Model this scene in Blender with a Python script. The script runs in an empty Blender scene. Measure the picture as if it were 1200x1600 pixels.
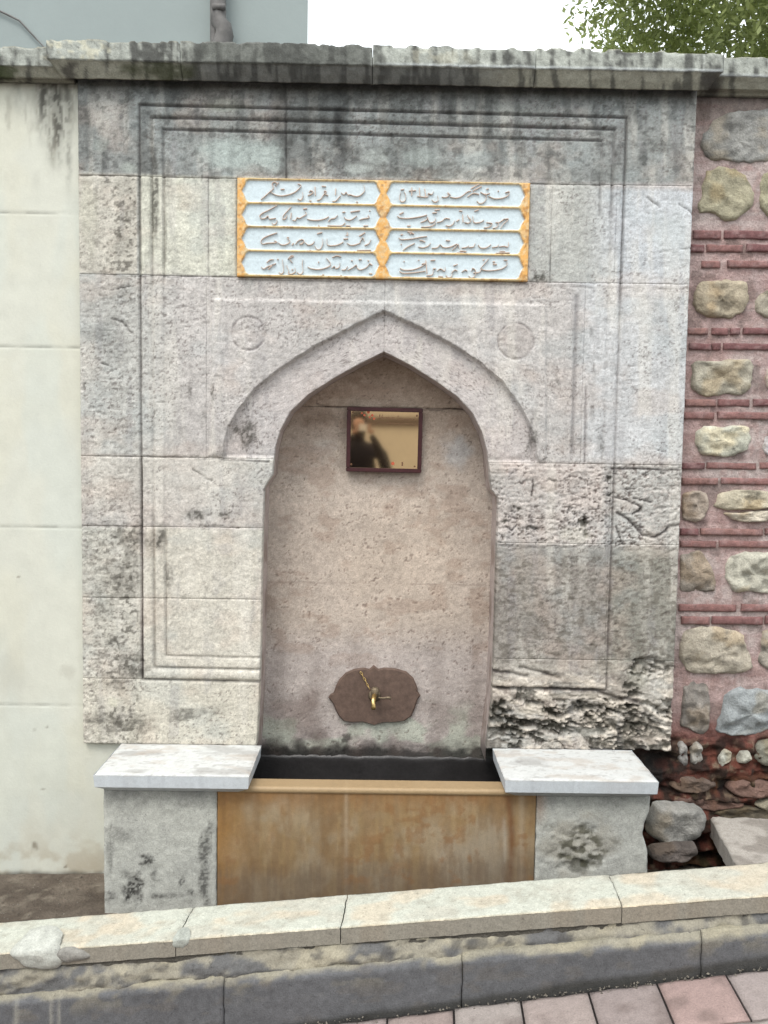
import bpy, math, random
import numpy as np
from mathutils import Matrix, Vector
R = math.radians
random.seed(7)
sc = bpy.context.scene
COL = sc.collection

# ------------------------------------------------------------------ camera
FPX = 1331.0
CAM = np.array([0.0, -3.15, 1.60])
PITCH, YAW, ROLL = R(3.95), R(0.45), R(0.9)
Fw = np.array([math.sin(YAW)*math.cos(PITCH), math.cos(YAW)*math.cos(PITCH), -math.sin(PITCH)])
Rt = np.array([math.cos(YAW), -math.sin(YAW), 0.0])
Up = np.cross(Rt, Fw)
Rc = math.cos(ROLL)*Rt + math.sin(ROLL)*Up
Uc = -math.sin(ROLL)*Rt + math.cos(ROLL)*Up
cd = bpy.data.cameras.new("camera"); cam = bpy.data.objects.new("camera", cd); COL.objects.link(cam)
cd.sensor_fit = 'VERTICAL'; cd.sensor_height = 24.0; cd.lens = FPX/1600*24.0
cd.clip_start = 0.05; cd.clip_end = 600
cam.matrix_world = Matrix(((Rc[0], Uc[0], -Fw[0], CAM[0]), (Rc[1], Uc[1], -Fw[1], CAM[1]), (Rc[2], Uc[2], -Fw[2], CAM[2]), (0, 0, 0, 1)))
sc.camera = cam

# ------------------------------------------------------------------ sky, sun, exposure
w = bpy.data.worlds.new("World"); sc.world = w; w.use_nodes = True
nt = w.node_tree; nt.nodes.clear()
SUN_EL, SUN_AZ = R(58), R(205)        # high, behind the viewer's left shoulder, veiled by cloud
sk = nt.nodes.new('ShaderNodeTexSky'); sk.sky_type = 'NISHITA'; sk.sun_disc = False
sk.sun_elevation = SUN_EL; sk.sun_rotation = SUN_AZ
sk.air_density = 1.0; sk.dust_density = 6.0; sk.ozone_density = 0.6
bg = nt.nodes.new('ShaderNodeBackground'); bg.inputs['Strength'].default_value = 0.13
wo = nt.nodes.new('ShaderNodeOutputWorld')
# thin bright cloud veils nearly the whole sky
tc_ = nt.nodes.new('ShaderNodeTexCoord'); cn = nt.nodes.new('ShaderNodeTexNoise'); cn.inputs['Scale'].default_value = 1.6; cn.inputs['Detail'].default_value = 4
nt.links.new(tc_.outputs['Generated'], cn.inputs['Vector'])
cm_ = nt.nodes.new('ShaderNodeMapRange'); cm_.inputs['From Min'].default_value = 0.3; cm_.inputs['From Max'].default_value = 0.7; cm_.inputs['To Min'].default_value = 0.78; cm_.inputs['To Max'].default_value = 0.95
nt.links.new(cn.outputs['Fac'], cm_.inputs['Value'])
mxs = nt.nodes.new('ShaderNodeMix'); mxs.data_type = 'RGBA'; mxs.inputs[7].default_value = (7.6, 8.0, 8.2, 1)
nt.links.new(cm_.outputs[0], mxs.inputs[0]); nt.links.new(sk.outputs[0], mxs.inputs[6])
nt.links.new(mxs.outputs[2], bg.inputs[0]); nt.links.new(bg.outputs[0], wo.inputs[0])
sd = bpy.data.lights.new("sun", 'SUN'); sun = bpy.data.objects.new("sun", sd); COL.objects.link(sun)
sd.energy = 1.0; sd.angle = R(24); sd.color = (1.0, 0.96, 0.91)
tosun = Vector((math.sin(SUN_AZ)*math.cos(SUN_EL), math.cos(SUN_AZ)*math.cos(SUN_EL), math.sin(SUN_EL)))
sun.rotation_euler = (-tosun).to_track_quat('-Z', 'Y').to_euler()
sc.view_settings.view_transform = 'Standard'; sc.view_settings.look = 'None'
sc.view_settings.gamma = 1.0; sc.view_settings.use_curve_mapping = False
sc.view_settings.exposure = 1.0

# ------------------------------------------------------------------ helpers
def ray(u, v):
    d = Fw + Rc*((u-600)/FPX) - Uc*((v-800)/FPX)
    return d
def at(u, v, Y=0.0):                       # photo point -> point on the vertical plane y = Y
    d = ray(u, v); t = (Y-CAM[1])/d[1]; return CAM + d*t
def atz(u, v, Z):                          # photo point -> point on the level plane z = Z
    d = ray(u, v); t = (Z-CAM[2])/d[2]; return CAM + d*t
def proj(P):
    d = P - CAM; x = d@Rc; y = d@Uc; z = d@Fw
    return 600+FPX*x/z, 800-FPX*y/z
def X(u, v, Y=0.0): return float(at(u, v, Y)[0])
def Z(u, v, Y=0.0): return float(at(u, v, Y)[2])
def S(r, g, b):
    c = np.array([r, g, b])/255.0
    return np.where(c < 0.04045, c/12.92, ((c+0.055)/1.055)**2.4)

def _hash(i, j, s):
    n = (i.astype(np.int64)*374761393 + j.astype(np.int64)*668265263 + s*974634777) & 0xffffffff
    n = ((n ^ (n >> 13))*1274126177) & 0xffffffff
    n = (n ^ (n >> 16)) & 0xffffffff
    return n/4294967295.0
def vn(x, y, s=0):
    x = np.asarray(x, float); y = np.asarray(y, float)
    i = np.floor(x); j = np.floor(y); fx = x-i; fy = y-j
    fx = fx*fx*fx*(fx*(fx*6-15)+10); fy = fy*fy*fy*(fy*(fy*6-15)+10)
    a = _hash(i, j, s); b = _hash(i+1, j, s); c = _hash(i, j+1, s); d = _hash(i+1, j+1, s)
    return (a*(1-fx)+b*fx)*(1-fy)+(c*(1-fx)+d*fx)*fy
def fbm(x, y, s=0, o=4, g=0.5):
    t = 0; a = 1; n = 0
    for k in range(o):
        t = t + a*vn(x*2**k+17.3*k, y*2**k-9.1*k, s+k*31); n += a; a *= g
    return t/n
def ridge(x, y, s=0, o=4):
    t = 0; a = 1; n = 0
    for k in range(o):
        t = t + a*(1-np.abs(2*vn(x*2**k+5.3*k, y*2**k+3.1*k, s+k*17)-1)); n += a; a *= 0.5
    return t/n
def ss(a, b, x):
    t = np.clip((x-a)/(b-a), 0, 1); return t*t*(3-2*t)
def blob(u, v, cx, cy, rx, ry, soft=0.5, wob=0.5, s=1):
    d = np.sqrt(((u-cx)/rx)**2+((v-cy)/ry)**2) + wob*(fbm(u/(0.5*rx+3), v/(0.5*ry+3), s+int(cx), 4)-0.5)*2
    return 1-ss(1-soft, 1+soft*0.4, d)
def pdist(u, v, pts):
    d = np.full(np.shape(u), 1e9)
    for (x0, y0), (x1, y1) in zip(pts[:-1], pts[1:]):
        dx, dy = x1-x0, y1-y0; L = dx*dx+dy*dy
        t = np.clip(((u-x0)*dx+(v-y0)*dy)/L, 0, 1)
        d = np.minimum(d, np.hypot(u-x0-t*dx, v-y0-t*dy))
    return d
def inpoly(u, v, poly):
    c = np.zeros(np.shape(u), bool); n = len(poly)
    for i in range(n):
        x0, y0 = poly[i]; x1, y1 = poly[(i+1) % n]
        if y0 == y1: continue
        k = ((y0 > v) != (y1 > v)) & (u < (x1-x0)*(v-y0)/(y1-y0)+x0); c ^= k
    return c
def mix(c, k, m):
    m = np.asarray(m)[..., None]; return c*(1-m)+np.asarray(k)*m

# ------------------------------------------------------------------ materials
def material(name, rough=0.85, bump=0.25, bscale=220, metallic=0.0, color=None, var=0.18, spec=0.3, dist=0.004, nscale=60, grain=0.0):
    m = bpy.data.materials.new(name); m.use_nodes = True; t = m.node_tree; N = t.nodes; L = t.links
    b = N['Principled BSDF']; b.inputs['Roughness'].default_value = rough; b.inputs['Metallic'].default_value = metallic
    b.inputs['Specular IOR Level'].default_value = spec
    g = N.new('ShaderNodeNewGeometry')
    n1 = N.new('ShaderNodeTexNoise'); n1.inputs['Scale'].default_value = nscale; n1.inputs['Detail'].default_value = 6; n1.inputs['Roughness'].default_value = 0.7
    L.new(g.outputs['Position'], n1.inputs['Vector'])
    mr = N.new('ShaderNodeMapRange'); mr.inputs['From Min'].default_value = 0.3; mr.inputs['From Max'].default_value = 0.7
    mr.inputs['To Min'].default_value = 1-var; mr.inputs['To Max'].default_value = 1+var
    L.new(n1.outputs['Fac'], mr.inputs['Value'])
    if color is None:
        a = N.new('ShaderNodeAttribute'); a.attribute_name = 'Col'; src = a.outputs['Color']
    else:
        a = N.new('ShaderNodeRGB'); a.outputs[0].default_value = (*color, 1); src = a.outputs[0]
    fac = mr.outputs[0]
    if grain > 0:
        n3 = N.new('ShaderNodeTexNoise'); n3.inputs['Scale'].default_value = 210; n3.inputs['Detail'].default_value = 3; n3.inputs['Roughness'].default_value = 0.8
        L.new(g.outputs['Position'], n3.inputs['Vector'])
        m3 = N.new('ShaderNodeMapRange'); m3.inputs['From Min'].default_value = 0.32; m3.inputs['From Max'].default_value = 0.68; m3.inputs['To Min'].default_value = 1-grain; m3.inputs['To Max'].default_value = 1+grain
        L.new(n3.outputs['Fac'], m3.inputs['Value'])
        n4 = N.new('ShaderNodeTexNoise'); n4.inputs['Scale'].default_value = 75; n4.inputs['Detail'].default_value = 5; n4.inputs['Roughness'].default_value = 0.75; n4.inputs['Distortion'].default_value = 0.6
        L.new(g.outputs['Position'], n4.inputs['Vector'])
        m4 = N.new('ShaderNodeMapRange'); m4.inputs['From Min'].default_value = 0.60; m4.inputs['From Max'].default_value = 0.68; m4.inputs['To Min'].default_value = 1.0; m4.inputs['To Max'].default_value = 1-2.0*grain
        L.new(n4.outputs['Fac'], m4.inputs['Value'])
        p1 = N.new('ShaderNodeMath'); p1.operation = 'MULTIPLY'; L.new(m3.outputs[0], p1.inputs[0]); L.new(m4.outputs[0], p1.inputs[1])
        p2 = N.new('ShaderNodeMath'); p2.operation = 'MULTIPLY'; L.new(p1.outputs[0], p2.inputs[0]); L.new(mr.outputs[0], p2.inputs[1]); fac = p2.outputs[0]
    vm = N.new('ShaderNodeVectorMath'); vm.operation = 'SCALE'
    L.new(src, vm.inputs[0]); L.new(fac, vm.inputs['Scale']); L.new(vm.outputs[0], b.inputs['Base Color'])
    if bump > 0:
        n2 = N.new('ShaderNodeTexNoise'); n2.inputs['Scale'].default_value = bscale; n2.inputs['Detail'].default_value = 5; n2.inputs['Roughness'].default_value = 0.65
        L.new(g.outputs['Position'], n2.inputs['Vector'])
        bp = N.new('ShaderNodeBump'); bp.inputs['Strength'].default_value = bump; bp.inputs['Distance'].default_value = dist
        L.new(n2.outputs['Fac'], bp.inputs['Height']); L.new(bp.outputs[0], b.inputs['Normal'])
    return m
M_STONE = material("weathered_stone", 0.88, 0.4, 170, dist=0.005, var=0.14, grain=0.20)
M_PLASTER = material("painted_plaster", 0.9, 0.2, 90, var=0.04, nscale=14, grain=0.03)
M_MARBLE = material("worn_marble", 0.55, 0.15, 160, var=0.08, spec=0.45, grain=0.07)
M_WET = material("wet_stone", 0.4, 0.3, 90, var=0.2, spec=0.5)
M_BRICK = material("old_brick", 0.92, 0.6, 200, var=0.28, dist=0.006, grain=0.2)
M_RUBBLE = material("rubble_stone", 0.92, 0.7, 120, var=0.2, dist=0.010, grain=0.22)
M_GRANITE = material("kerb_granite", 0.8, 0.4, 260, var=0.15, nscale=40, grain=0.2)
M_PAVER = material("concrete_paver", 0.9, 0.4, 240, var=0.12, nscale=40, grain=0.16)
M_EARTH = material("dusty_earth", 0.95, 0.8, 60, var=0.25, dist=0.02, nscale=20)
M_GILT = material("ochre_gilding", 0.6, 0.2, 200, var=0.1, nscale=90, grain=0.06)
M_INSC = material("carved_marble", 0.6, 0.15, 200, var=0.06, nscale=50)
M_BRASS = material("polished_brass", 0.045, 0.0, 30, 1.0, (0.84, 0.64, 0.43), var=0.03)
M_TAP = material("tap_brass", 0.38, 0.2, 150, 1.0, (0.60, 0.44, 0.19), var=0.3, nscale=120)
M_DULL = material("tarnished_brass", 0.6, 0.3, 150, 0.7, (0.20, 0.16, 0.11), var=0.4, nscale=120)
M_WOOD = material("dark_red_wood", 0.45, 0.15, 90, color=(0.050, 0.016, 0.018), var=0.3)
M_RUST = material("brown_metal_plate", 0.55, 0.25, 120, color=(0.115, 0.078, 0.062), var=0.3, nscale=35)
M_INK = material("engraved_ink", 0.7, 0.0, color=(0.16, 0.085, 0.045), var=0.1)
M_RED = material("red_enamel", 0.5, 0.0, color=(0.45, 0.10, 0.05), var=0.1)
M_GREY = material("grey_render", 0.9, 0.25, 40, color=(0.27, 0.31, 0.305), var=0.04, nscale=2.5)
M_PIPE = material("dirty_pipe", 0.6, 0.3, 60, color=(0.13, 0.125, 0.12), var=0.35, nscale=9)
M_BARK = material("tree_bark", 0.95, 0.8, 30, color=(0.07, 0.05, 0.035), var=0.3, dist=0.02)
M_CREAM = material("cream_wall", 0.9, 0.1, 30, color=(0.68, 0.60, 0.47), var=0.06, nscale=2)
M_BROWN = material("brown_band", 0.9, 0.1, 30, color=(0.14, 0.10, 0.08), var=0.1)
M_CLOTH = material("dark_cloth", 0.95, 0.3, 300, color=(0.022, 0.020, 0.026), var=0.2)
M_SKIN = material("skin", 0.6, 0.05, 200, color=(0.42, 0.25, 0.18), var=0.05)
M_HAIR = material("dark_hair", 0.6, 0.3, 300, color=(0.02, 0.015, 0.012), var=0.2)
M_SILVER = material("silver_plastic", 0.35, 0.0, color=(0.8, 0.8, 0.76), var=0.02)

# ------------------------------------------------------------------ mesh makers
def empty(name, loc=(0, 0, 0), **k):
    o = bpy.data.objects.new(name, None); o.location = loc; o.empty_display_size = 0.1; COL.objects.link(o)
    for a, b in k.items(): o[a] = b
    return o
def mesh_obj(name, V, F, mat, parent=None, col=None, smooth=True, flat_from=None, kind=None):
    V = np.asarray(V, np.float32)
    if parent is not None: V = V - np.array(parent.location, np.float32)
    me = bpy.data.meshes.new(name)
    F = np.asarray(F, np.int32) if not isinstance(F, list) else F
    if isinstance(F, list):
        me.from_pydata(V.tolist(), [], F)
    else:
        me.vertices.add(len(V)); me.vertices.foreach_set('co', V.ravel())
        k = F.shape[1]; me.loops.add(F.size); me.loops.foreach_set('vertex_index', F.ravel())
        me.polygons.add(len(F)); me.polygons.foreach_set('loop_start', np.arange(0, F.size, k, dtype=np.int32))
        me.polygons.foreach_set('loop_total', np.full(len(F), k, np.int32))
        me.update(calc_edges=True)
    sm = np.full(len(me.polygons), bool(smooth))
    if flat_from is not None: sm[flat_from:] = False
    me.polygons.foreach_set('use_smooth', sm)
    if col is not None:
        a = me.color_attributes.new('Col', 'FLOAT_COLOR', 'POINT')
        c = np.ones((len(V), 4), np.float32); c[:, :3] = np.clip(col, 0, 1); a.data.foreach_set('color', c.ravel())
    me.materials.append(mat); me.validate()
    o = bpy.data.objects.new(name, me); COL.objects.link(o)
    if parent is not None: o.parent = parent
    if kind: o['kind'] = kind
    return o

FACE = (np.array([0, 0, 0.]), np.array([1., 0, 0]), np.array([0, 0, 1.]), np.array([0, -1., 0]))
def frame(o, s=(1, 0, 0), t=(0, 0, 1), n=(0, -1, 0)):
    return tuple(np.array(a, float) for a in (o, s, t, n))
def relief(name, parent, fr, sa, sb, t0, t1, step, fn, back=0.05, bev=0.003, mat=None, rings=None, kind=None, wob=0.0, edge=None, tstep=None):
    """a carved face: grid in the plane of fr, raised by fn(u,v,s,t)->(h,rgb), with side walls going back"""
    O, A, B, Nn = fr
    sa_ = sa if callable(sa) else (lambda t, c=sa: np.full_like(t, c)); sb_ = sb if callable(sb) else (lambda t, c=sb: np.full_like(t, c))
    nt_ = max(2, int(round((t1-t0)/(tstep or step)))+1)
    t = np.linspace(t0, t1, nt_); a = sa_(t); b = sb_(t)
    ns_ = max(2, int(round(np.max(b-a)/step))+1)
    q = np.linspace(0, 1, ns_)
    s = a[:, None]+(b-a)[:, None]*q[None, :]; T = np.repeat(t[:, None], ns_, 1)
    P = O + s[..., None]*A + T[..., None]*B
    u, v = proj(P.reshape(-1, 3)); u = u.reshape(s.shape); v = v.reshape(s.shape)
    h, c = fn(u, v, s, T)
    h = np.broadcast_to(h, s.shape)
    e = np.minimum(np.minimum(s-a[:, None], b[:, None]-s), np.minimum(T-t0, t1-T))
    chip = fbm(s*45+3, T*45, 91, 3)
    h = h - bev*np.exp(-np.maximum(e, 0)/0.004)*(0.5+1.6*chip)
    if wob:                                     # uneven arrises
        ws = wob*(fbm(s*30, T*30, 12, 3)-0.5)*2; f = np.exp(-np.maximum(e, 0)/0.01)
        s = s+ws*f; T = T+wob*(fbm(s*30, T*30, 55, 3)-0.5)*2*f
    P = O + s[..., None]*A + T[..., None]*B + h[..., None]*Nn
    V = [P.reshape(-1, 3)]; C = [np.broadcast_to(c, P.shape).reshape(-1, 3)]
    idx = np.arange(nt_*ns_).reshape(nt_, ns_)
    F = [np.stack([idx[:-1, :-1], idx[:-1, 1:], idx[1:, 1:], idx[1:, :-1]], -1).reshape(-1, 4)]
    nf = len(F[0])
    loop = np.concatenate([idx[0, :], idx[1:, -1], idx[-1, -2::-1], idx[-2:0:-1, 0]])
    if rings is None: rings = [(0, back)]
    base = nt_*ns_; prev = loop
    ls, lT, lh = s.reshape(-1)[loop], T.reshape(-1)[loop], h.reshape(-1)[loop]
    lc = C[0][loop]
    if edge is not None: lc = np.broadcast_to(edge, lc.shape)*0.7+lc*0.3
    la, lb = np.interp(lT, t, a), np.interp(lT, t, b)
    for ins, dep in rings:
        s2 = np.clip(ls, la+ins, lb-ins) if ins else ls; T2 = np.clip(lT, t0+ins, t1-ins) if ins else lT
        V.append(O + s2[:, None]*A + T2[:, None]*B - dep*Nn); C.append(lc)
        cur = base+np.arange(len(loop)); base += len(loop)
        F.append(np.stack([prev, cur, np.roll(cur, -1), np.roll(prev, -1)], -1)); prev = cur
    return mesh_obj(name, np.concatenate(V), np.concatenate(F), mat or M_STONE, parent, np.concatenate(C), True, nf, kind)

def tube(name, pts, rad, mat, parent=None, seg=10, cap=True, col=None):
    pts = [np.array(p, float) for p in pts]; n = len(pts)
    if not hasattr(rad, '__len__'): rad = [rad]*n
    V = []; F = []
    for i, p in enumerate(pts):
        d = pts[min(i+1, n-1)]-pts[max(i-1, 0)]; d /= np.linalg.norm(d)+1e-9
        a = np.cross(d, [0.13, 0.2, 0.97] if abs(d[2]) < 0.9 else [1, 0, 0]); a /= np.linalg.norm(a); b = np.cross(d, a)
        for k in range(seg):
            g = 2*math.pi*k/seg; V.append(p+rad[i]*(math.cos(g)*a+math.sin(g)*b))
    for i in range(n-1):
        for k in range(seg):
            k2 = (k+1) % seg; F.append((i*seg+k, i*seg+k2, (i+1)*seg+k2, (i+1)*seg+k))
    if cap: F.append(tuple(range(seg))[::-1]); F.append(tuple((n-1)*seg+k for k in range(seg)))
    return mesh_obj(name, V, F, mat, parent)
def box(name, x0, x1, y0, y1, z0, z1, mat, parent=None, bev=0.0):
    import bmesh
    bm = bmesh.new(); bmesh.ops.create_cube(bm, size=1)
    for vv in bm.verts:
        vv.co = Vector(((x0+x1)/2+vv.co.x*(x1-x0), (y0+y1)/2+vv.co.y*(y1-y0), (z0+z1)/2+vv.co.z*(z1-z0)))
    if bev: bmesh.ops.bevel(bm, geom=list(bm.edges), offset=bev, segments=2, affect='EDGES')
    V = [tuple(a.co) for a in bm.verts]; bm.verts.index_update(); F = [tuple(a.index for a in f.verts) for f in bm.faces]; bm.free()
    return mesh_obj(name, V, F, mat, parent, smooth=False)
def prism(name, poly, Yf, Yb, mat, parent=None, bevel=0.0):
    """outline (world x,z) extruded from y = Yf back to y = Yb"""
    poly = np.array(poly); c = poly.mean(0); n = len(poly)
    V = []; F = []
    inn = c+(poly-c)*(1-bevel)
    for p in inn: V.append((p[0], Yf, p[1]))
    for p in poly: V.append((p[0], Yf+(Yb-Yf)*(0.35 if bevel else 1), p[1]))
    for p in poly: V.append((p[0], Yb, p[1]))
    F.append(tuple(range(n)))
    for k in range(n):
        k2 = (k+1) % n
        F.append((k, n+k, n+k2, k2)); F.append((n+k, 2*n+k, 2*n+k2, n+k2))
    return mesh_obj(name, V, F, mat, parent, smooth=False)

# ------------------------------------------------------------------ kerb frame (street climbs to the right)
KA = R(3.5)
KD = np.array([math.cos(KA), -math.sin(KA), 0.0]); KN = np.array([math.sin(KA), math.cos(KA), 0.0])   # along, towards the fountain
KO = np.array([0.0, -0.80, 0.0])
def kray(u, v, t=0.0):                     # photo point -> (s, z) on the vertical plane at offset t of the kerb
    d = ray(u, v); k = ((KO+KN*t-CAM)@KN)/(d@KN); P = CAM+d*k; return float((P-KO)@KD), float(P[2])
(sA, zA), (sB, zB) = kray(160, 1478), kray(1200, 1398)
KS = (zB-zA)/(sB-sA); KZ = zA-KS*sA        # height of the coping's front edge: KZ + KS*s
def kz(s): return KZ+KS*s
PS = 0.058
def K(s, t, h): return KO+KD*s+KN*t+np.array([0, 0, kz(s)+h])
KUPV = np.array([0, 0, 1.0])
PAVE = -0.247
def pave(s): return PAVE+PS*s

# ------------------------------------------------------------------ the ground
def street_z(x): return kz(np.clip(x, -5, 5))+pave(np.clip(x, -5, 5))
gx = np.array([-150, -60, -20, -8, -5, -4, -3, -2, -1, 0, 1, 2, 3, 4, 5, 8, 20, 60, 150.]); gy = np.array([-150, -50, -20, -9, -6, -4, -2, -0.7, 0.4, 5, 20, 60, 150, 400.])
GX, GY = np.meshgrid(gx, gy)
GV = np.stack([GX, GY, np.where(GY > -0.75, np.minimum(street_z(GX), street_z(0.0))-0.30, street_z(GX)-0.05)], -1).reshape(-1, 3)
gi = np.arange(GX.size).reshape(GX.shape)
GF = np.stack([gi[:-1, :-1], gi[:-1, 1:], gi[1:, 1:], gi[1:, :-1]], -1).reshape(-1, 4)
M_GROUND = material("street_ground", 0.95, 0.5, 40, color=(0.11, 0.10, 0.095), var=0.2, nscale=6)
o = mesh_obj("ground", GV, GF, M_GROUND, kind='structure')

# pavement of square pavers
pav = empty("pavement", tuple(K(0, -0.6, PAVE)), kind='structure')
PW, PD = 0.186, 0.19
def paver_mesh(k):
    rs = random.Random(k); b = 0.003
    fn = lambda u, v, s, t: (0.0015*(fbm(s*60+k*9, t*60, 5, 3)-0.5), mix(np.broadcast_to([S(178, 164, 158), S(172, 156, 150), S(180, 170, 164), S(168, 155, 151), S(180, 156, 150), S(176, 164, 160)][k]*0.62, s.shape+(3,)), S(120, 105, 100)*0.6, 0.5*ss(0.5, 0.75, fbm(s*14+k*3, t*14+k, 8, 4))))
    o = relief("paver", None, frame((0, 0, 0), (1, 0, 0), (0, 1, 0), (0, 0, 1)), -PW/2+0.0015, PW/2-0.0015, -PD/2+0.0015, PD/2-0.0015, 0.016, fn, back=0.06, bev=b, mat=M_PAVER)
    return o
pms = [paver_mesh(k) for k in range(6)]
first = set()
tilt = math.atan(KS+PS)
for r in range(9):
    for c in range(-12, 14):
        s_ = (c+0.5)*PW+0.052+(0.5*PW if r % 2 else 0); t_ = -0.045-PD*(r+0.5)
        k = random.randrange(6)
        if k not in first: first.add(k); p = pms[k]
        else: p = pms[k].copy(); COL.objects.link(p)
        p.parent = pav
        P = K(s_, t_, pave(s_)+random.uniform(-0.003, 0.003)) - np.array(pav.location)
        p.location = P
        p.rotation_euler = (random.uniform(-0.01, 0.01), -tilt+random.uniform(-0.01, 0.01), -KA)
bed = relief("mortar_bed", pav, frame(tuple(K(0, 0, PAVE-0.012)), tuple(KD+np.array([0, 0, KS+PS])), tuple(KN), (0, 0, 1)), -2.4, 2.6, -1.85, -0.02, 0.2,
             lambda u, v, s, t: (0.0, np.broadcast_to(S(75, 70, 68)*0.6, s.shape+(3,))), back=0.03, bev=0, mat=M_EARTH)

# strip of earth between the kerb and the walls
zL, zR = Z(60, 1366, 0.02), Z(1060, 1345, 0.1)
def earth_fn(u, v, s, t):
    c = np.broadcast_to(S(128, 117, 105)*0.62, s.shape+(3,)); c = mix(c, S(95, 84, 74)*0.6, ss(0.4, 0.7, fbm(s*9, t*9, 3, 5))*0.7)
    c = mix(c, S(160, 150, 135)*0.6, ss(0.6, 0.72, fbm(s*30, t*30, 13, 4))*0.6)
    return zL+(zR-zL)*(s-X(60, 1366))/(X(1060, 1345)-X(60, 1366)) + 0.012*(fbm(s*14, t*14, 4, 4)-0.5), c
strip = relief("earth_strip", None, frame((0, 0, 0), (1, 0, 0), (0, 1, 0), (0, 0, 1)), -3.0, 3.0, -0.62, 0.3, 0.02, earth_fn, back=0.0, bev=0, mat=M_EARTH, rings=[(0, -zL+0.15)], kind='structure')

# ------------------------------------------------------------------ facade drawing (all carved and stained features)
Xl, Xr = X(124, 445), X(1077, 445)
Ztop = Z(600, 122)
lcurve = [(600, 548), (560, 568), (520, 590), (480, 616), (452, 643), (436, 672), (428, 702), (425, 742), (412, 762), (409, 850), (407, 1000), (404, 1100), (400, 1175)]
rcurve = [(600, 548), (640, 568), (680, 593), (715, 618), (740, 645), (755, 675), (763, 705), (766, 745), (769, 765), (779, 778), (777, 850), (773, 1000), (769, 1100), (760, 1175)]
lw = np.array([at(*p)[[0, 2]] for p in lcurve]); rw = np.array([at(*p)[[0, 2]] for p in rcurve])
XC = float(lw[0, 0])
def XL(z, off=0.0): return np.interp(z, lw[::-1, 1], lw[::-1, 0])-off
def XR(z, off=0.0): return np.interp(z, rw[::-1, 1], rw[::-1, 0])+off
outer = [(348, 722), (349, 700), (355, 668), (372, 640), (398, 607), (440, 573), (500, 536), (550, 510), (600, 485), (650, 508), (700, 534), (745, 562), (785, 595), (812, 632), (830, 668), (838, 700), (842, 722)]
archpoly = outer + [(842, 2000), (348, 2000)]

DARK = S(62, 62, 60); BLACK = S(38, 37, 36)
cracks = [([(965, 801), (981, 811), (992, 822), (1005, 836), (1024, 839), (1040, 831), (1046, 823), (1060, 821)], 2.2),
          ([(988, 786), (1003, 792), (1000, 800), (988, 803)], 1.6), ([(962, 778), (975, 780), (985, 784)], 1.4), ([(990, 778), (1005, 782), (1018, 785)], 1.4),
          ([(831, 775), (833, 762), (832, 750)], 1.3), ([(858, 748), (867, 751), (869, 764)], 1.2),
          ([(963, 822), (968, 838), (974, 850)], 1.2), ([(790, 822), (800, 830), (808, 820)], 1.2),
          ([(771, 1049), (800, 1052), (824, 1057)], 2.6), ([(813, 1043), (845, 1050), (872, 1060)], 2.6),
          ([(779, 1076), (813, 1077), (856, 1077), (931, 1079), (963, 1089), (1000, 1097), (1011, 1113)], 3.2),
          ([(300, 733), (318, 745), (330, 752)], 2.0), ([(410, 760), (404, 752), (402, 740), (410, 735)], 1.5),
          ([(1005, 304), (1020, 315), (1034, 325)], 2.4), ([(1060, 318), (1075, 328), (1082, 335)], 1.8), ([(1020, 395), (1050, 392), (1085, 386)], 1.2),
          ([(130, 620), (132, 600), (140, 590)], 2.2), ([(140, 455), (160, 462), (178, 452), (205, 448)], 1.8), ([(175, 498), (190, 503), (205, 520)], 2.2),
          ([(150, 560), (165, 570), (182, 577)], 2.0), ([(240, 650), (242, 630), (258, 628)], 1.6), ([(1015, 700), (1040, 706)], 1.2),
          ([(312, 822), (330, 824), (350, 822), (372, 826)], 2.0), ([(222, 712), (250, 714), (300, 713), (350, 716), (420, 722)], 1.4),
          ([(490, 250), (505, 262), (520, 255)], 1.3), ([(122, 262), (135, 268), (150, 266)], 1.6)]
joints = [([(130, 712), (260, 714), (420, 722)], .6, 1.4), ([(770, 727), (950, 731)], .4, 1.4), ([(955, 731), (1062, 735)], .95, 1.7), ([(130, 822), (220, 824)], .5, 1.5), ([(225, 935), (403, 937)], .35, .9),
          ([(135, 933), (220, 935)], .5, 1.2), ([(125, 430), (370, 433)], .6, 1.3), ([(370, 436), (826, 443)], .5, 1.3), ([(870, 447), (1075, 452)], .4, 1.1), ([(122, 274), (217, 276)], .7, 1.5), ([(255, 275), (370, 278)], .8, 2.0), ([(440, 280), (700, 283)], .7, 2.2),
          ([(830, 286), (945, 287)], .6, 1.8), ([(445, 130), (447, 280)], .7, 2.0), ([(325, 280), (326, 430)], .55, 1.2), ([(369, 280), (369, 432)], .6, 1.3), ([(861, 300), (861, 440)], .5, 1.3), ([(862, 300), (876, 296)], .4, 1.2), ([(335, 440), (338, 460)], .35, 1.5), ([(437, 440), (438, 462)], .4, 1.2),
          ([(780, 852), (860, 856), (955, 852)], .35, 1.5), ([(160, 1030), (400, 1032)], .18, 1.0), ([(345, 540), (343, 500)], .2, 1.0), ([(130, 1030), (215, 1031)], .35, 1.0), ([(655, 610), (700, 640)], .0, 1.0)]
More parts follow.
